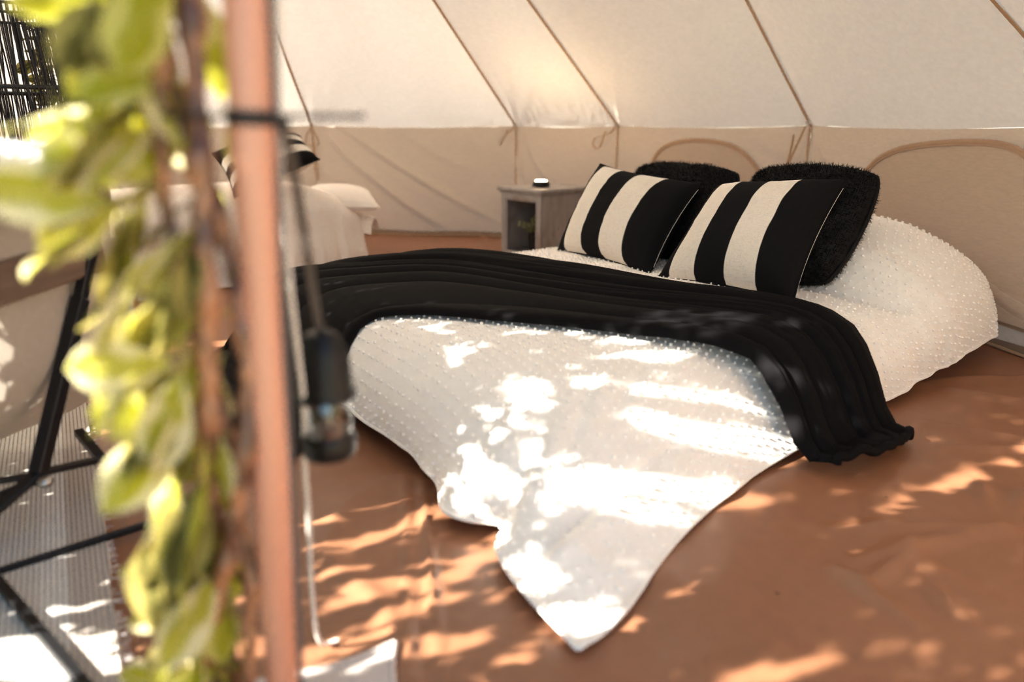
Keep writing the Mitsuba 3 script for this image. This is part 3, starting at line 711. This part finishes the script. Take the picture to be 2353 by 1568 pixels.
for (xx, zz) in ((.0, .27), (.0, .16)):
    pass
obj('foot', join(nb(0, .04, 0, .04, 0, .014), nb(wN - .04, wN, 0, .04, 0, .014), nb(0, .04, dN - .04, dN, 0, .014), nb(wN - .04, wN, dN - .04, dN, 0, .014)), 'grey_wood', kn)
for (yy, zz) in ((.14, .19), (.27, .25), (.31, .36)):
    m = trimesh.creation.icosphere(1, .004); m.apply_scale([.3, 1, 1]); m.apply_translation([-.0005, yy, zz]); m.apply_transform(MN); obj('knot', m, 'rim_dark', kn + '__side_panel')

# puck lamp
kl = thing('puck_lamp', 'small black octagonal lamp with a lit white top, on the nightstand', 'lamp')
pc = np.array([.165, 4.17]); pz = hN + .008
oct_ = trimesh.creation.cylinder(.043, .034, sections=8); 
body = lathe([(0, 0), (.034, 0), (.042, .006), (.045, .012), (.045, .026), (.040, .034), (.034, .036), (0, .036)], 8)
body.apply_translation([*pc, pz]); obj('body', body, 'black_plastic', kl)
lens = lathe([(0, .036), (.033, .036), (.032, .039), (.025, .041), (0, .0415)], 24); lens.apply_translation([*pc, pz])
scene[kl + '__lens'] = mikit.ply(lens, 'cable_white', 40, emitter={'type': 'area', 'radiance': rgb((26.0, 19.0, 11.0))})
labels[kl + '__lens'] = {'label': 'glowing white lens'}
grip = [lathe([(0, 0), (.008, 0), (.008, .02), (0, .02)], 10) for _ in range(2)]
for s_, g_ in zip((-1, 1), grip):
    g_.apply_translation([pc[0] + s_ * .041, pc[1] - .012, pz + .006])
    obj('corner_grip', g_, 'black_plastic', kl)

# potted artificial plant inside the nightstand
kpl = thing('potted_plant', 'small dark green leafy plant in a black pot inside the nightstand', 'plant')
pl0 = NM(wN * .40, .085, .05)
pot = lathe([(0, 0), (.036, 0), (.044, .105), (.047, .11), (.041, .112), (.037, .10), (0, .098)], 24); pot.apply_translation(pl0)
obj('pot', pot, 'black_plastic', kpl, smooth=30)
r = np.random.default_rng(5)
def small_leaf(l, w):
    return np.array([[0, 0, 0], [l * .45, -w / 2, .12 * l], [l, 0, 0], [l * .45, w / 2, .12 * l], [l * .5, 0, 0.02 * l]]), np.array([[0, 1, 4], [1, 2, 4], [2, 3, 4], [3, 0, 4]])
V, Fc, stems = [], [], []; at_ = 0
for q in range(34):
    th_, ph = r.uniform(0, 2 * np.pi), r.uniform(.0, 1.25)
    dirn = np.array([math.sin(ph) * math.cos(th_), math.sin(ph) * math.sin(th_), math.cos(ph)])
    Ls = r.uniform(.06, .115)
    base = pl0 + np.array([0, 0, .10])
    pts = [base, base + dirn * Ls * .5 + [0, 0, .01], base + dirn * Ls + [0, 0, -.012 * ph]]
    stems.append(tube(pts, .0012, 4, 6))
    for w_ in range(13):
        f_ = r.uniform(.25, 1.02); c_ = base + dirn * Ls * f_ + r.normal(0, .004, 3)
        x_ = dirn * .5 + r.normal(0, .7, 3); x_ /= np.linalg.norm(x_)
        y_ = np.cross(x_, r.normal(0, 1, 3)); y_ /= np.linalg.norm(y_); z_ = np.cross(x_, y_)
        v_, f_2 = small_leaf(r.uniform(.014, .022), r.uniform(.007, .010))
        V.append(c_ + v_ @ np.stack([x_, y_, z_])); Fc.append(f_2 + at_); at_ += 5
obj('stem', join(stems), 'bark', kpl)
tag(obj('foliage', trimesh.Trimesh(np.vstack(V), np.vstack(Fc), process=False), 'plant_leaf', kpl, uv=np.tile([[0, .5], [.5, 0], [1, .5], [.5, 1], [.5, .5]], (at_ // 5, 1))), 'tiny dark green leaves', kind='stuff')

# ------------------------------------------------------------------ pole, garland, things hanging there
kpo = thing('tent_pole', 'reddish varnished wooden tent pole in the foreground beside the leaf garland', 'pole')
p0, p1 = np.array([-.251, .62, 0.0]), np.array([-.150, .62, 2.15])
PD = (p1 - p0) / np.linalg.norm(p1 - p0)
zz = np.linspace(0, 1, 60)
pp = p0 + zz[:, None] * (p1 - p0)
obj('shaft', tube(pp, .0165 + .0007 * np.sin(zz * 40), 20), 'varnished_pole', kpo, smooth=40)
for z_ in (.72, 1.55):
    c_ = p0 + PD * z_
    obj('ferrule', tube([c_, c_ + PD * .03], .0185, 20), 'varnished_pole', kpo, smooth=40)
obj('foot_cap', tube([p0, p0 + PD * .035], .021, 20), 'black_plastic', kpo, smooth=40)

def leaf_mesh(l, w, curl, fold, seed):
    r = np.random.default_rng(seed)
    nu, nv = 10, 7
    u, v = np.meshgrid(np.linspace(0, 1, nu), np.linspace(-1, 1, nv), indexing='ij')
    prof = np.sin(np.pi * np.clip(u, 0, 1) ** 1.15) ** .75 * (.75 + .5 * u)
    prof[0] = .05; prof[-1] = .0
    x = u * l; y = v * prof * w / 2
    z = -curl * l * u ** 2 + fold * np.abs(y) + .05 * w * np.sin(u * 7 + v)
    m = sheet(np.stack([x, y, z], -1))
    st = tube([(-.18 * l, 0, .02 * l), (0, 0, 0)], .0011, 4, 4)
    uv = np.stack([u, (v + 1) / 2], -1).reshape(-1, 2)
    mm = join(m, st)
    return mm, np.vstack([uv, np.tile([[.1, .5]], (len(st.vertices), 1))])
LEAVES = {}
def leaf_ply(mat, q, scale=1.0):
    if (mat, q) not in LEAVES:
        r = np.random.default_rng(100 + q)
        m, uv = leaf_mesh(.078 * r.uniform(.85, 1.15), .040 * r.uniform(.9, 1.15), r.uniform(.05, .4), r.uniform(.1, .5), q)
        LEAVES[mat, q] = mikit.ply(m, mat, True, uv=uv)
    return LEAVES[mat, q]
def basis(x_, up_):
    x_ = x_ / np.linalg.norm(x_); y_ = np.cross(up_, x_); y_ /= np.linalg.norm(y_) + 1e-9; z_ = np.cross(x_, y_)
    M = np.eye(4); M[:3, 0], M[:3, 1], M[:3, 2] = x_, y_, z_
    return M
kg = thing('leaf_garland', 'sunlit yellow green artificial leaf garland hanging down the foreground pole', 'garland')
r = np.random.default_rng(21)
zs = np.linspace(0.02, 1.5, 150)
def vine_center(z): return p0 + PD * z + np.array([-.044 - .008 * math.sin(z * 9), -.012, 0])
for q in range(3):
    ph = q * 2.1
    pts = np.array([vine_center(z) + np.array([0.021 * math.cos(z * 8 + ph) * (1.2 if q else .6), .016 * math.sin(z * 8 + ph), 0]) for z in zs])
    pts += r.normal(0, .0012, pts.shape)
    rad = (.0085, .0072, .006)[q] * (1 + .55 * np.exp(-((((zs * 9 + q * .33) % 1) - .5) / .13) ** 2))
    obj('vine', tube(pts, rad, 9), 'vine_bark', kg, smooth=50)
# leaves on short shoots, mostly to the left of the vine
nleaf = 0
for q in range(296):
    z = 0.04 + 1.22 * (q + r.uniform(0, 1)) / 296
    c_ = vine_center(z)
    az = r.normal(math.radians(190), math.radians(42))
    out = np.array([math.cos(az), math.sin(az), 0])
    reach = r.uniform(.0, .045 if z > .76 else .075) if z > .56 else r.uniform(0, .05)
    base = c_ + out * reach + np.array([0, 0, r.normal(0, .012)])
    dirn = out * r.uniform(.35, 1.0) * (1 if z > .56 else .75) + np.array([0, 0, r.normal(-.55 if z > .56 else -.95, .45)]) + r.normal(0, .15, 3)
    if dirn[0] > .1: dirn[0] = -dirn[0]
    upv = np.array([-0.55, -0.5, .5]) + r.normal(0, .5, 3)
    mat = r.choice(['leaf_variegated', 'leaf_yellow_green', 'leaf_dark'], p=[.46, .30, .24])
    M = basis(dirn, upv); sc = r.uniform(.8, 1.25); M[:3, :3] *= sc; M[:3, 3] = base
    put('leaf', leaf_ply(mat, int(r.integers(0, 5))), kg, M); nleaf += 1
    if q % 3 == 0 and reach > .02:
        obj('shoot', tube([c_, (c_ + base) / 2 + [0, 0, .006], base], .0018, 5, 6), 'vine_bark', kg, smooth=True)

# hook, strap and lantern on the pole
kh = thing('pole_hook', 'thin dark metal hook bar clamped across the foreground pole', 'hook')
hz = .757
obj('bar', tube([[-.315, .594, hz + .002], [-.22, .594, hz], [-.13, .66, hz + .001]], .0022, 8, 20), 'black_metal', kh, smooth=True)
cl = p0 + PD * hz
obj('clamp', tube([cl - PD * .006, cl + PD * .006], .0195, 18), 'black_metal', kh, smooth=40)
obj('knob', trimesh.creation.icosphere(2, .006).apply_translation([-.197, .645, hz - .004]), 'black_metal', kh, smooth=True)
kla = thing('hanging_lantern', 'small black lantern with a clear globe hanging from a strap beside the foreground pole', 'lantern')
lc = np.array([-.222, .80])
def at_l(m, z): m.apply_translation([*lc, z]); return m
obj('top_cap', at_l(lathe([(0, .075), (.012, .075), (.020, .070), (.030, .050), (.033, .006), (.036, .0), (.036, -.006), (0, -.006)], 28), .447), 'black_plastic', kla, smooth=35)
scene[kla + '__globe'] = mikit.ply(at_l(lathe([(.029, .0), (.030, .02), (.029, .045)], 28), .397), 'clear_shell', True)
obj('light_post', at_l(lathe([(0, 0), (.006, 0), (.005, .05), (0, .05)], 12), .395), 'grey_strap', kla, smooth=30)
obj('base', at_l(lathe([(0, 0), (.030, 0), (.033, .006), (.033, .022), (.029, .03), (0, .03)], 28), .367), 'black_plastic', kla, smooth=35)
obj('button', trimesh.creation.icosphere(2, .007).apply_scale([1, .5, 1]).apply_translation([lc[0] + .008, lc[1] - .034, .437]), 'blue_lens', kla + '__top_cap', smooth=True)
obj('strap', ribbon([[-.197, .65, hz - .008], [-.205, .70, .68], [-.216, .76, .59], [-.222, .80, .522]], .009, [1, 0, 0], .0015, 30), 'grey_strap', kla)
kc = thing('white_cable', 'thin white cable hanging along the foreground pole down to the floor', 'cable')
obj('cable', tube([[-.198, .665, 1.35], [-.200, .675, 1.0], [-.205, .685, .85], [-.218, .70, .745], [-.230, .73, .635], [-.233, .74, .568], [-.237, .76, .488], [-.243, .78, .428], [-.254, .80, .354], [-.262, .82, .26], [-.272, .84, .179], [-.281, .865, .075], [-.282, .885, .022], [-.277, .90, .006], [-.262, .91, .005]], .0032, 8, 90), 'cable_white', kc, smooth=True)
kc2 = thing('tie_strap', 'grey webbing strap running down the right side of the foreground pole', 'strap')
obj('webbing', ribbon([p0 + PD * z + np.array([.018, .008, 0]) for z in np.linspace(.01, 1.4, 24)], .006, [1, .35, 0], .0015), 'grey_strap', kc2)

# ------------------------------------------------------------------ left: lamp shade, second garland, folding seat, rug
ka = thing('string_lampshade', 'tall black string lampshade on a wire frame at the left edge', 'lampshade')
sc_ = np.array([-1.415, 2.12]); r0, r1 = .225, .275; z0, z1 = .62, 1.075
def shade_r(z): return r1 + (r0 - r1) * (z - z0) / (z1 - z0)
def ringm(z, rad): 
    a = np.linspace(0, 2 * np.pi, 49)
    return tube(np.stack([sc_[0] + shade_r(z) * np.cos(a), sc_[1] + shade_r(z) * np.sin(a), np.full(49, z)], 1), rad, 7, cap=False)
for z_, rd in ((z1, .004), (1.045, .004), (.845, .006), (z0, .005)):
    obj('ring', ringm(z_, rd), 'black_metal', ka, smooth=True)
for q in range(8):
    a = q * np.pi / 4 + .35
    obj('rib', tube([[sc_[0] + shade_r(z) * math.cos(a), sc_[1] + shade_r(z) * math.sin(a), z] for z in (z0, z1)], .0045, 7), 'black_metal', ka, smooth=True)
r = np.random.default_rng(9)
for lo, hi, N in ((.845, 1.045, 210), (z0, .845, 210)):
    ms = []
    for q in range(N):
        a = 2 * np.pi * (q + r.uniform(-.5, .5)) / N; a2 = a + r.normal(.015, .03)
        ms.append(tube([[sc_[0] + (shade_r(lo) + .003) * math.cos(a2), sc_[1] + (shade_r(lo) + .003) * math.sin(a2), lo], [sc_[0] + (shade_r(hi) + .003) * math.cos(a), sc_[1] + (shade_r(hi) + .003) * math.sin(a), hi]], .0022, 5))
    kk = obj('strings', join(ms), 'black_cord', ka, smooth=True); tag(kk, 'dense black paper strings', kind='stuff')
kst = thing('lamp_stand', 'slim black lamp stand carrying the string lampshade', 'lamp stand')
obj('stem', tube([[*sc_, .012], [*sc_, .64]], .009, 12), 'black_metal', kst, smooth=40)
obj('foot_plate', lathe([(0, 0), (.13, 0), (.13, .008), (.12, .013), (0, .015)], 32).apply_translation([*sc_, .004]), 'black_metal', kst, smooth=35)
for q in range(3):
    a = q * 2.094 + .3
    obj('spoke', tube([[*sc_, .635], [sc_[0] + shade_r(.63) * math.cos(a), sc_[1] + shade_r(.63) * math.sin(a), z0 + .002]], .003, 6), 'black_metal', kst)

kpo2 = thing('tent_pole', 'slim pale tent pole standing behind the string lampshade', 'pole')
obj('shaft', tube([[-1.52, 2.72, 0], [-1.46, 2.72, 2.1]], .0095, 14), 'linen_back', kpo2, smooth=40)
obj('foot_cap', tube([[-1.52, 2.72, 0], [-1.519, 2.72, .03]], .012, 14), 'black_plastic', kpo2, smooth=40)
kg2 = thing('leaf_garland', 'dense dark olive leaf garland hanging behind the string lampshade', 'garland')
r = np.random.default_rng(33)
cg = np.array([-1.50, 2.55])
zs = np.linspace(.80, 1.9, 40)
for q in range(2):
    obj('vine', tube(np.array([[cg[0] + .02 * math.cos(z * 9 + q * 3), cg[1] + .02 * math.sin(z * 9 + q * 3), z] for z in zs]), .006, 7), 'vine_bark', kg2, smooth=True)
for q in range(250):
    z = .80 + .62 * (q + r.uniform(0, 1)) / 250
    a = r.uniform(0, 2 * np.pi)
    out = np.array([math.cos(a), math.sin(a), 0])
    base = np.array([*cg, z]) + out * r.uniform(.01, .06)
    dirn = out * .8 + np.array([0, 0, r.normal(-.1, .5)])
    M = basis(dirn, np.array([0, 0, 1.0]) + r.normal(0, .5, 3)); M[:3, :3] *= r.uniform(.6, .95); M[:3, 3] = base
    put('leaf', leaf_ply('leaf_olive', int(r.integers(0, 5))), kg2, M)

kch = thing('folding_seat', 'folding camp seat with dark wooden rails, beige canvas sling and black steel legs', 'seat')
# side frame runs away from the camera; rails at two heights
e = np.array([0.0, 1.0, 0]); sd_ = np.array([-e[1], e[0], 0])
o = np.array([-.835, 1.40, 0])
def CH(x, y, z): return o + e * x + sd_ * y + np.array([0, 0, z])
obj('arm_rail', beam(CH(-.42, -.03, .640), CH(.03, -.035, .640), .030, .070, r=.006), 'brown_wood', kch)
obj('seat_rail', beam(CH(-.42, .015, .500), CH(.04, .0, .505), .028, .072, r=.006), 'brown_wood', kch)
obj('arm_rail', beam(CH(-.42, .53, .640), CH(.03, .53, .640), .030, .070, r=.006), 'brown_wood', kch)
obj('seat_rail', beam(CH(-.42, .52, .500), CH(.04, .52, .505), .028, .072, r=.006), 'brown_wood', kch)
# canvas between the rails and the hanging sling
u, v = np.meshgrid(np.linspace(0, 1, 50), np.linspace(0, 1, 50), indexing='ij')
Zs = .52 - .43 * np.sin(np.pi * np.clip(v, 0, 1)) ** .55 * (.80 + .2 * u) + .012 * (nz(u * 6 + v * 6, v * 9 - u * 3, 0, 3, 2) - .5)
Yv = .02 + .48 * v - .035 * np.sin(np.pi * np.clip(v / .28, 0, 1)) 
Ps = o + e * (-.42 + .60 * u[..., None] * (1 + .04 * np.sin(v[..., None] * 7))) + sd_ * Yv[..., None] + np.array([0, 0, 1.0]) * Zs[..., None]
obj('sling', sheet(Ps), 'sling_canvas', kch, smooth=True)
Pm_ = np.stack([np.stack([CH(x, .005, z) for z in (.53, .57, .61)]) for x in np.linspace(-.40, 0, 14)])
obj('side_band', sheet(Pm_), 'sling_canvas', kch, smooth=True)
bw = .024
obj('leg', beam(CH(.02, -.03, .60), np.array([-.838, 1.36, .43]), bw, bw * .8, up=(1, 0, 0)), 'black_metal', kch)
obj('leg', beam([-.838, 1.36, .43], [-.875, 1.20, .135], bw * 1.2, bw, up=(1, 0, 0)), 'black_metal', kch)
obj('brace', beam([-.875, 1.20, .135], [-.835, 1.33, .10], .018, .012), 'black_metal', kch)
obj('brace', beam([-.835, 1.33, .10], [-.93, 1.42, .12], .018, .018), 'black_metal', kch)
obj('brace', beam([-.875, 1.20, .132], [-1.12, 1.24, .075], .014, .012), 'black_metal', kch)
obj('brace', beam([-.87, 1.19, .125], [-1.08, 1.15, .055], .016, .012), 'black_metal', kch)
obj('leg', beam([-.875, 1.20, .135], [-1.0, 1.0, .02], .03, .012), 'black_metal', kch)
obj('foot_bar', beam([-.90, 1.05, .016], [-.70, 1.22, .016], .012, .014), 'black_metal', kch)
obj('foot_bar', beam([-.89, 1.06, .018], [-.53, .76, .018], .016, .018), 'black_metal', kch)
obj('joint', trimesh.creation.icosphere(2, .014).apply_scale([1, 1, .8]).apply_translation([-.855, 1.185, .125]), 'steel', kch, smooth=True)

ksh = thing('sheepskin', 'white fluffy sheepskin lying over the arm rail of the folding seat', 'rug')
u, v = np.meshgrid(np.linspace(0, 1, 70), np.linspace(0, 1, 60), indexing='ij')
y_ = -.085 + .66 * v
drop = np.clip((-.025 - y_) / .06, 0, 1)
zS = .685 + .028 * np.sin(np.pi * np.clip(v, 0.02, .98)) ** .4 - .035 * drop * (1 + .8 * (nz(u * 5, 0, 0, 8, 2) - .5)) - .03 * np.clip((u - .85) / .15, 0, 1) ** 2
xS = -.46 + .46 * u
Pw = o + e * xS[..., None] + sd_ * y_[..., None] + np.array([0, 0, 1.0]) * zS[..., None]
nW = grid_normals(Pw); nW = np.where(nW[..., 2:].mean() < 0, -nW, nW)
Pw = Pw + nW * (.016 * nz(u * 18, v * 18, 0, 4, 3))[..., None]
obj('hide', sheet(Pw), 'fleece_white', ksh, smooth=True)
kk = obj('wool', fur_strands(Pw, nW, 14000, .016, 3), 'fleece_white', ksh); tag(kk, 'fluffy white wool', kind='stuff')

krug = thing('woven_rug', 'grey striped woven rug on the floor under the folding seat', 'rug')
nu, nv = 60, 60
u, v = np.meshgrid(np.linspace(0, 1, nu), np.linspace(0, 1, nv), indexing='ij')
wid = 1.4
Pr = RUG_O + RUG_E * (-.5 + 1.75 * u)[..., None] + RUG_N * (wid * v + .006 * (nz(u * 14, 0, 0, 3, 2) - .5) * (v < .01))[..., None]
Zr = .011 + .004 * nz(u * 6, v * 6, 0, 9, 2)
top = np.concatenate([Pr, Zr[..., None]], -1); botm = np.concatenate([Pr, np.full((nu, nv, 1), .004)], -1)
obj('weave', sheet(top), 'rug_weave', krug, smooth=True)
eg = border(top)
obj('binding', tube(eg - [0, 0, .003], .0042, 6, cap=False), 'rug_weave', krug, smooth=True)
V = []; r = np.random.default_rng(4)
for q in range(180):
    a_ = r.uniform(-.5, 1.25); c_ = np.array([*(RUG_O + RUG_E * a_), .009])
    V.append(tube([c_, c_ - np.array([*RUG_N, 0]) * r.uniform(.008, .02) + np.array([*RUG_E, 0]) * r.normal(0, .006)], .0012, 4))
kk = obj('fringe', join(V), 'pale_cloth', krug); tag(kk, 'short frayed fringe', kind='stuff')

kcl = thing('floor_mat', 'corner of a pale grey cloth mat on the floor beside the pole', 'mat')
q0 = np.array([-.175, .895]); qa = np.array([-.11, -.055]); qb = np.array([.03, -.13])
qa /= np.linalg.norm(qa); qb /= np.linalg.norm(qb)
u, v = np.meshgrid(np.linspace(0, 1, 24), np.linspace(0, 1, 24), indexing='ij')
xy = q0 + qa * (u * .30 + .008 * np.sin(v * 7))[..., None] + qb * (v * .30 + .01 * np.sin(u * 6))[..., None]
top = np.concatenate([xy, (.012 + .006 * nz(u * 3, v * 3, 0, 2, 2))[..., None]], -1)
obj('cloth', sheet(top), 'pale_cloth', kcl, smooth=True)
obj('binding', tube(border(top) - [0, 0, .002], .005, 6, cap=False), 'pale_cloth', kcl, smooth=True)

# small seed husks blown onto the floor and the duvet
r = np.random.default_rng(6)
SEEDS = [(-.08, 1.235, 'on the groundsheet left of the duvet corner'), (-.045, 1.07, 'on the groundsheet beside the spilling duvet corner'), (0.44, 1.02, 'on the groundsheet right of the duvet corner'), (0.78, 1.34, 'on the groundsheet below the end of the black blanket')]
for q, (x_, y_, where) in enumerate(SEEDS):
    m = trimesh.creation.icosphere(1, 1.0); m.apply_scale([.0032, .0018, .0016]); m.apply_transform(trimesh.transformations.rotation_matrix(q * 1.3, [0, 0, 1])); m.apply_translation([x_, y_, .0075])
    tag(obj('seed_husk', m, 'seed_bit', smooth=True), f'tiny dark seed husk {where}', 'husk', 'seed husks')

# ------------------------------------------------------------------ leaf screens in pots, out of view at the left, shaped to dapple the sun
r = np.random.default_rng(77)
W1 = np.cross([0, 0, 1.0], SUN); W1 /= np.linalg.norm(W1); W2 = np.cross(SUN, W1)
# gaps cut to place the sun spots: segments across the sun's direction, half width
GAPS = np.array([(-1.628,0.264,-1.594,0.288,0.023), (-1.566,0.216,-1.562,0.258,0.012), (-1.438,0.280,-1.402,0.315,0.007), (-1.446,0.226,-1.411,0.263,0.006), (-1.400,0.266,-1.376,0.295,0.006), (-1.440,0.161,-1.383,0.234,0.010), (-1.339,0.233,-1.333,0.290,0.019), (-1.316,0.191,-1.288,0.246,0.010), (-1.211,0.255,-1.181,0.291,0.010), (-1.181,0.201,-1.177,0.255,0.014), (-1.305,0.143,-1.259,0.184,0.010), (-1.197,0.143,-1.154,0.193,0.007), (-1.095,0.146,-1.088,0.174,0.008), (-1.034,0.238,-1.008,0.294,0.012), (-1.034,0.160,-0.984,0.248,0.015), (-1.016,0.134,-0.987,0.176,0.008), (-0.934,0.158,-0.944,0.212,0.011), (-0.935,0.214,-0.928,0.233,0.011), (-0.916,0.097,-0.904,0.163,0.012), (-0.844,0.158,-0.832,0.204,0.020), (-0.829,0.211,-0.811,0.236,0.007), (-0.885,0.093,-0.871,0.100,0.009), (-0.765,0.221,-0.749,0.245,0.007), (-0.892,0.253,-0.887,0.260,0.006), (-0.720,0.332,-0.713,0.349,0.012), (-0.652,0.311,-0.653,0.368,0.012), (-0.544,0.426,-0.521,0.456,0.006), (-0.539,0.403,-0.518,0.429,0.006), (-0.582,0.345,-0.543,0.386,0.006), (-0.650,0.816,-0.626,0.848,0.024), (-1.689,0.194,-1.669,0.232,0.010), (-1.683,0.096,-1.662,0.120,0.008), (-1.148,0.055,-1.146,0.070,0.008), (-1.096,0.054,-1.098,0.077,0.012), (-0.982,0.041,-0.966,0.066,0.013), (-1.106,0.120,-1.086,0.149,0.006), (-1.143,-0.102,-1.069,-0.034,0.025), (-1.090,-0.100,-1.009,-0.026,0.020), (-1.429,-0.074,-1.400,-0.026,0.006), (-1.383,-0.081,-1.371,-0.056,0.006), (-1.199,-0.058,-1.184,-0.033,0.008), (-1.622,-0.040,-1.616,-0.015,0.011), (-1.984,-0.023,-1.987,0.003,0.019), (-1.475,0.446,-1.433,0.439,0.006), (-1.527,0.517,-1.614,0.553,0.007), (-1.554,0.561,-1.630,0.603,0.008), (-1.400,0.490,-1.320,0.475,0.006), (-1.363,0.416,-1.315,0.409,0.006), (-1.161,0.475,-1.140,0.471,0.006), (-1.206,0.499,-1.180,0.498,0.006), (-1.177,0.421,-1.127,0.415,0.006), (-1.052,0.463,-1.092,0.499,0.014), (-1.219,0.575,-1.200,0.577,0.027), (-1.164,0.557,-1.150,0.557,0.016), (-1.149,0.405,-1.029,0.402,0.008), (-0.989,0.477,-0.905,0.592,0.028), (-0.971,0.455,-0.967,0.476,0.023), (-0.918,0.477,-0.906,0.496,0.023), (-1.051,0.635,-0.996,0.690,0.025), (-1.027,0.704,-0.968,0.785,0.017), (-1.121,0.690,-1.061,0.769,0.012), (-1.395,0.742,-1.353,0.747,0.012), (-1.303,0.768,-1.283,0.787,0.015), (-1.055,0.873,-1.006,0.877,0.012), (-1.224,0.746,-1.190,0.798,0.017), (-0.795,0.302,-0.736,0.330,0.022), (-0.924,0.312,-0.847,0.319,0.013), (-1.066,0.315,-0.988,0.324,0.010), (-1.180,0.350,-1.090,0.341,0.006), (-1.173,0.646,-1.159,0.658,0.012), (-1.424,0.560,-1.435,0.586,0.015)])
g_ = np.random.default_rng(3)
for q in range(11):
    z_ = g_.uniform(.10, .98); x_ = -.70 + g_.uniform(-.045, .03)
    GAPS = np.vstack([GAPS, [(x_, z_, x_ + g_.uniform(-.01, .01), z_ + g_.uniform(.02, .05), g_.uniform(.014, .026))]])
GAPS = np.vstack([GAPS, [(-.700, .60, -.700, 1.10, .040), (-.735, .72, -.735, 1.10, .026), (-.668, .18, -.668, .80, .014), (-1.46, .50, -1.40, .42, .10), (-2.5, .55, -2.5, .75, .05)]])  # wider gaps that let sun onto the garland, sheepskin and lampshade
N = 52000
q1, q2 = r.uniform(-2.6, -.25, N), r.uniform(-.32, 1.62, N)
ln = np.array([-.8, 1.5, 0]); ln /= np.linalg.norm(ln); pn = np.array([ln[1], -ln[0], 0])
p_on = np.array([-1.0, .0, 0])
base = q1[:, None] * W1 + q2[:, None] * W2
s_al = ((p_on @ pn) - base @ pn) / (SUN @ pn) + r.normal(0, .09, N)
ctr = base + s_al[:, None] * SUN
d = np.array([0, 0, -1.0]) * .5 + r.normal(0, .6, (N, 3)); d /= np.linalg.norm(d, axis=1, keepdims=True)
sd2 = np.cross(d, r.normal(0, 1, (N, 3))); sd2 /= np.linalg.norm(sd2, axis=1, keepdims=True); nn2 = np.cross(d, sd2)
ll = r.uniform(.038, .066, (N, 1))
keep = ctr[:, 2] > .12
rc_ = np.hypot(ctr[:, 0] - C[0], ctr[:, 1] - C[1]); an_ = np.degrees(np.arctan2(ctr[:, 1] - C[1], ctr[:, 0] - C[0])) % 360
roof_z = WALL_H + (R - rc_) * .74
keep &= ~(((rc_ < 1.82) | ((an_ < 214) & (rc_ < R + .1))) & (ctr[:, 2] > np.minimum(roof_z, APEX) - .10))      # clear of the roof
ga, gb, gr = GAPS[:, :2], GAPS[:, 2:4], GAPS[:, 4]
gd = gb - ga; g2 = (gd ** 2).sum(1) + 1e-9
for f_ in (-.45, -.15, .15, .45):
    p3 = ctr + d * ll * f_
    w = np.stack([p3 @ W1, p3 @ W2], 1)
    tt = np.clip(((w[:, None] - ga) * gd).sum(-1) / g2, 0, 1)
    dist = np.linalg.norm(w[:, None] - (ga + tt[..., None] * gd), axis=-1)
    keep &= (dist > gr * .72 + .003).all(1)
ctr, d, sd2, nn2, ll = ctr[keep], d[keep], sd2[keep], nn2[keep], ll[keep]
lv = np.array([[0, 0, 0], [.5, -.28, .05], [1, 0, -.08], [.5, .28, .05]])
V = ctr[:, None] + ll[:, None] * ((lv[None, :, :1] - .5) * d[:, None] + lv[None, :, 1:2] * sd2[:, None] + lv[None, :, 2:] * nn2[:, None])
F4 = np.array([[0, 1, 2], [0, 2, 3]])
feet = [p_on[:2] + ln[:2] * x for x in (-.55, .15, .85, 1.55)]
near = np.argmin([np.hypot(ctr[:, 0] - f_[0], ctr[:, 1] - f_[1]) for f_ in feet], axis=0)
for q, f_ in enumerate(feet):
    ksb = thing('unseen_leaf_screen', ['unseen potted leaf screen outside the open front, placed to dapple the sun, nearest the camera', 'unseen potted leaf screen at the open front, placed to dapple the sun, beside the nearest one', 'unseen potted leaf screen at the open front, placed to dapple the sun, behind the folding seat', 'unseen potted leaf screen at the open front, placed to dapple the sun, beside the string lampshade'][q], 'shrub')
    m = lathe([(0, 0), (.15, 0), (.19, .28), (.20, .30), (.175, .30), (.165, .26), (0, .26)], 28); m.apply_translation([*f_, .012])
    obj('pot', m, 'grey_wood_inside', ksb, smooth=30)
    obj('trunk', tube([[*f_, .25], [f_[0] + .02, f_[1], .9], [f_[0] - .02, f_[1] + .03, 1.6]], .014, 8, 12), 'bark', ksb, smooth=True)
    vv = V[near == q]
    Ff = F4[None] + (np.arange(len(vv)) * 4)[:, None, None]
    tag(obj('foliage', trimesh.Trimesh(vv.reshape(-1, 3), Ff.reshape(-1, 3), process=False), 'outside_leaf', ksb), 'dense small green leaves', kind='stuff')
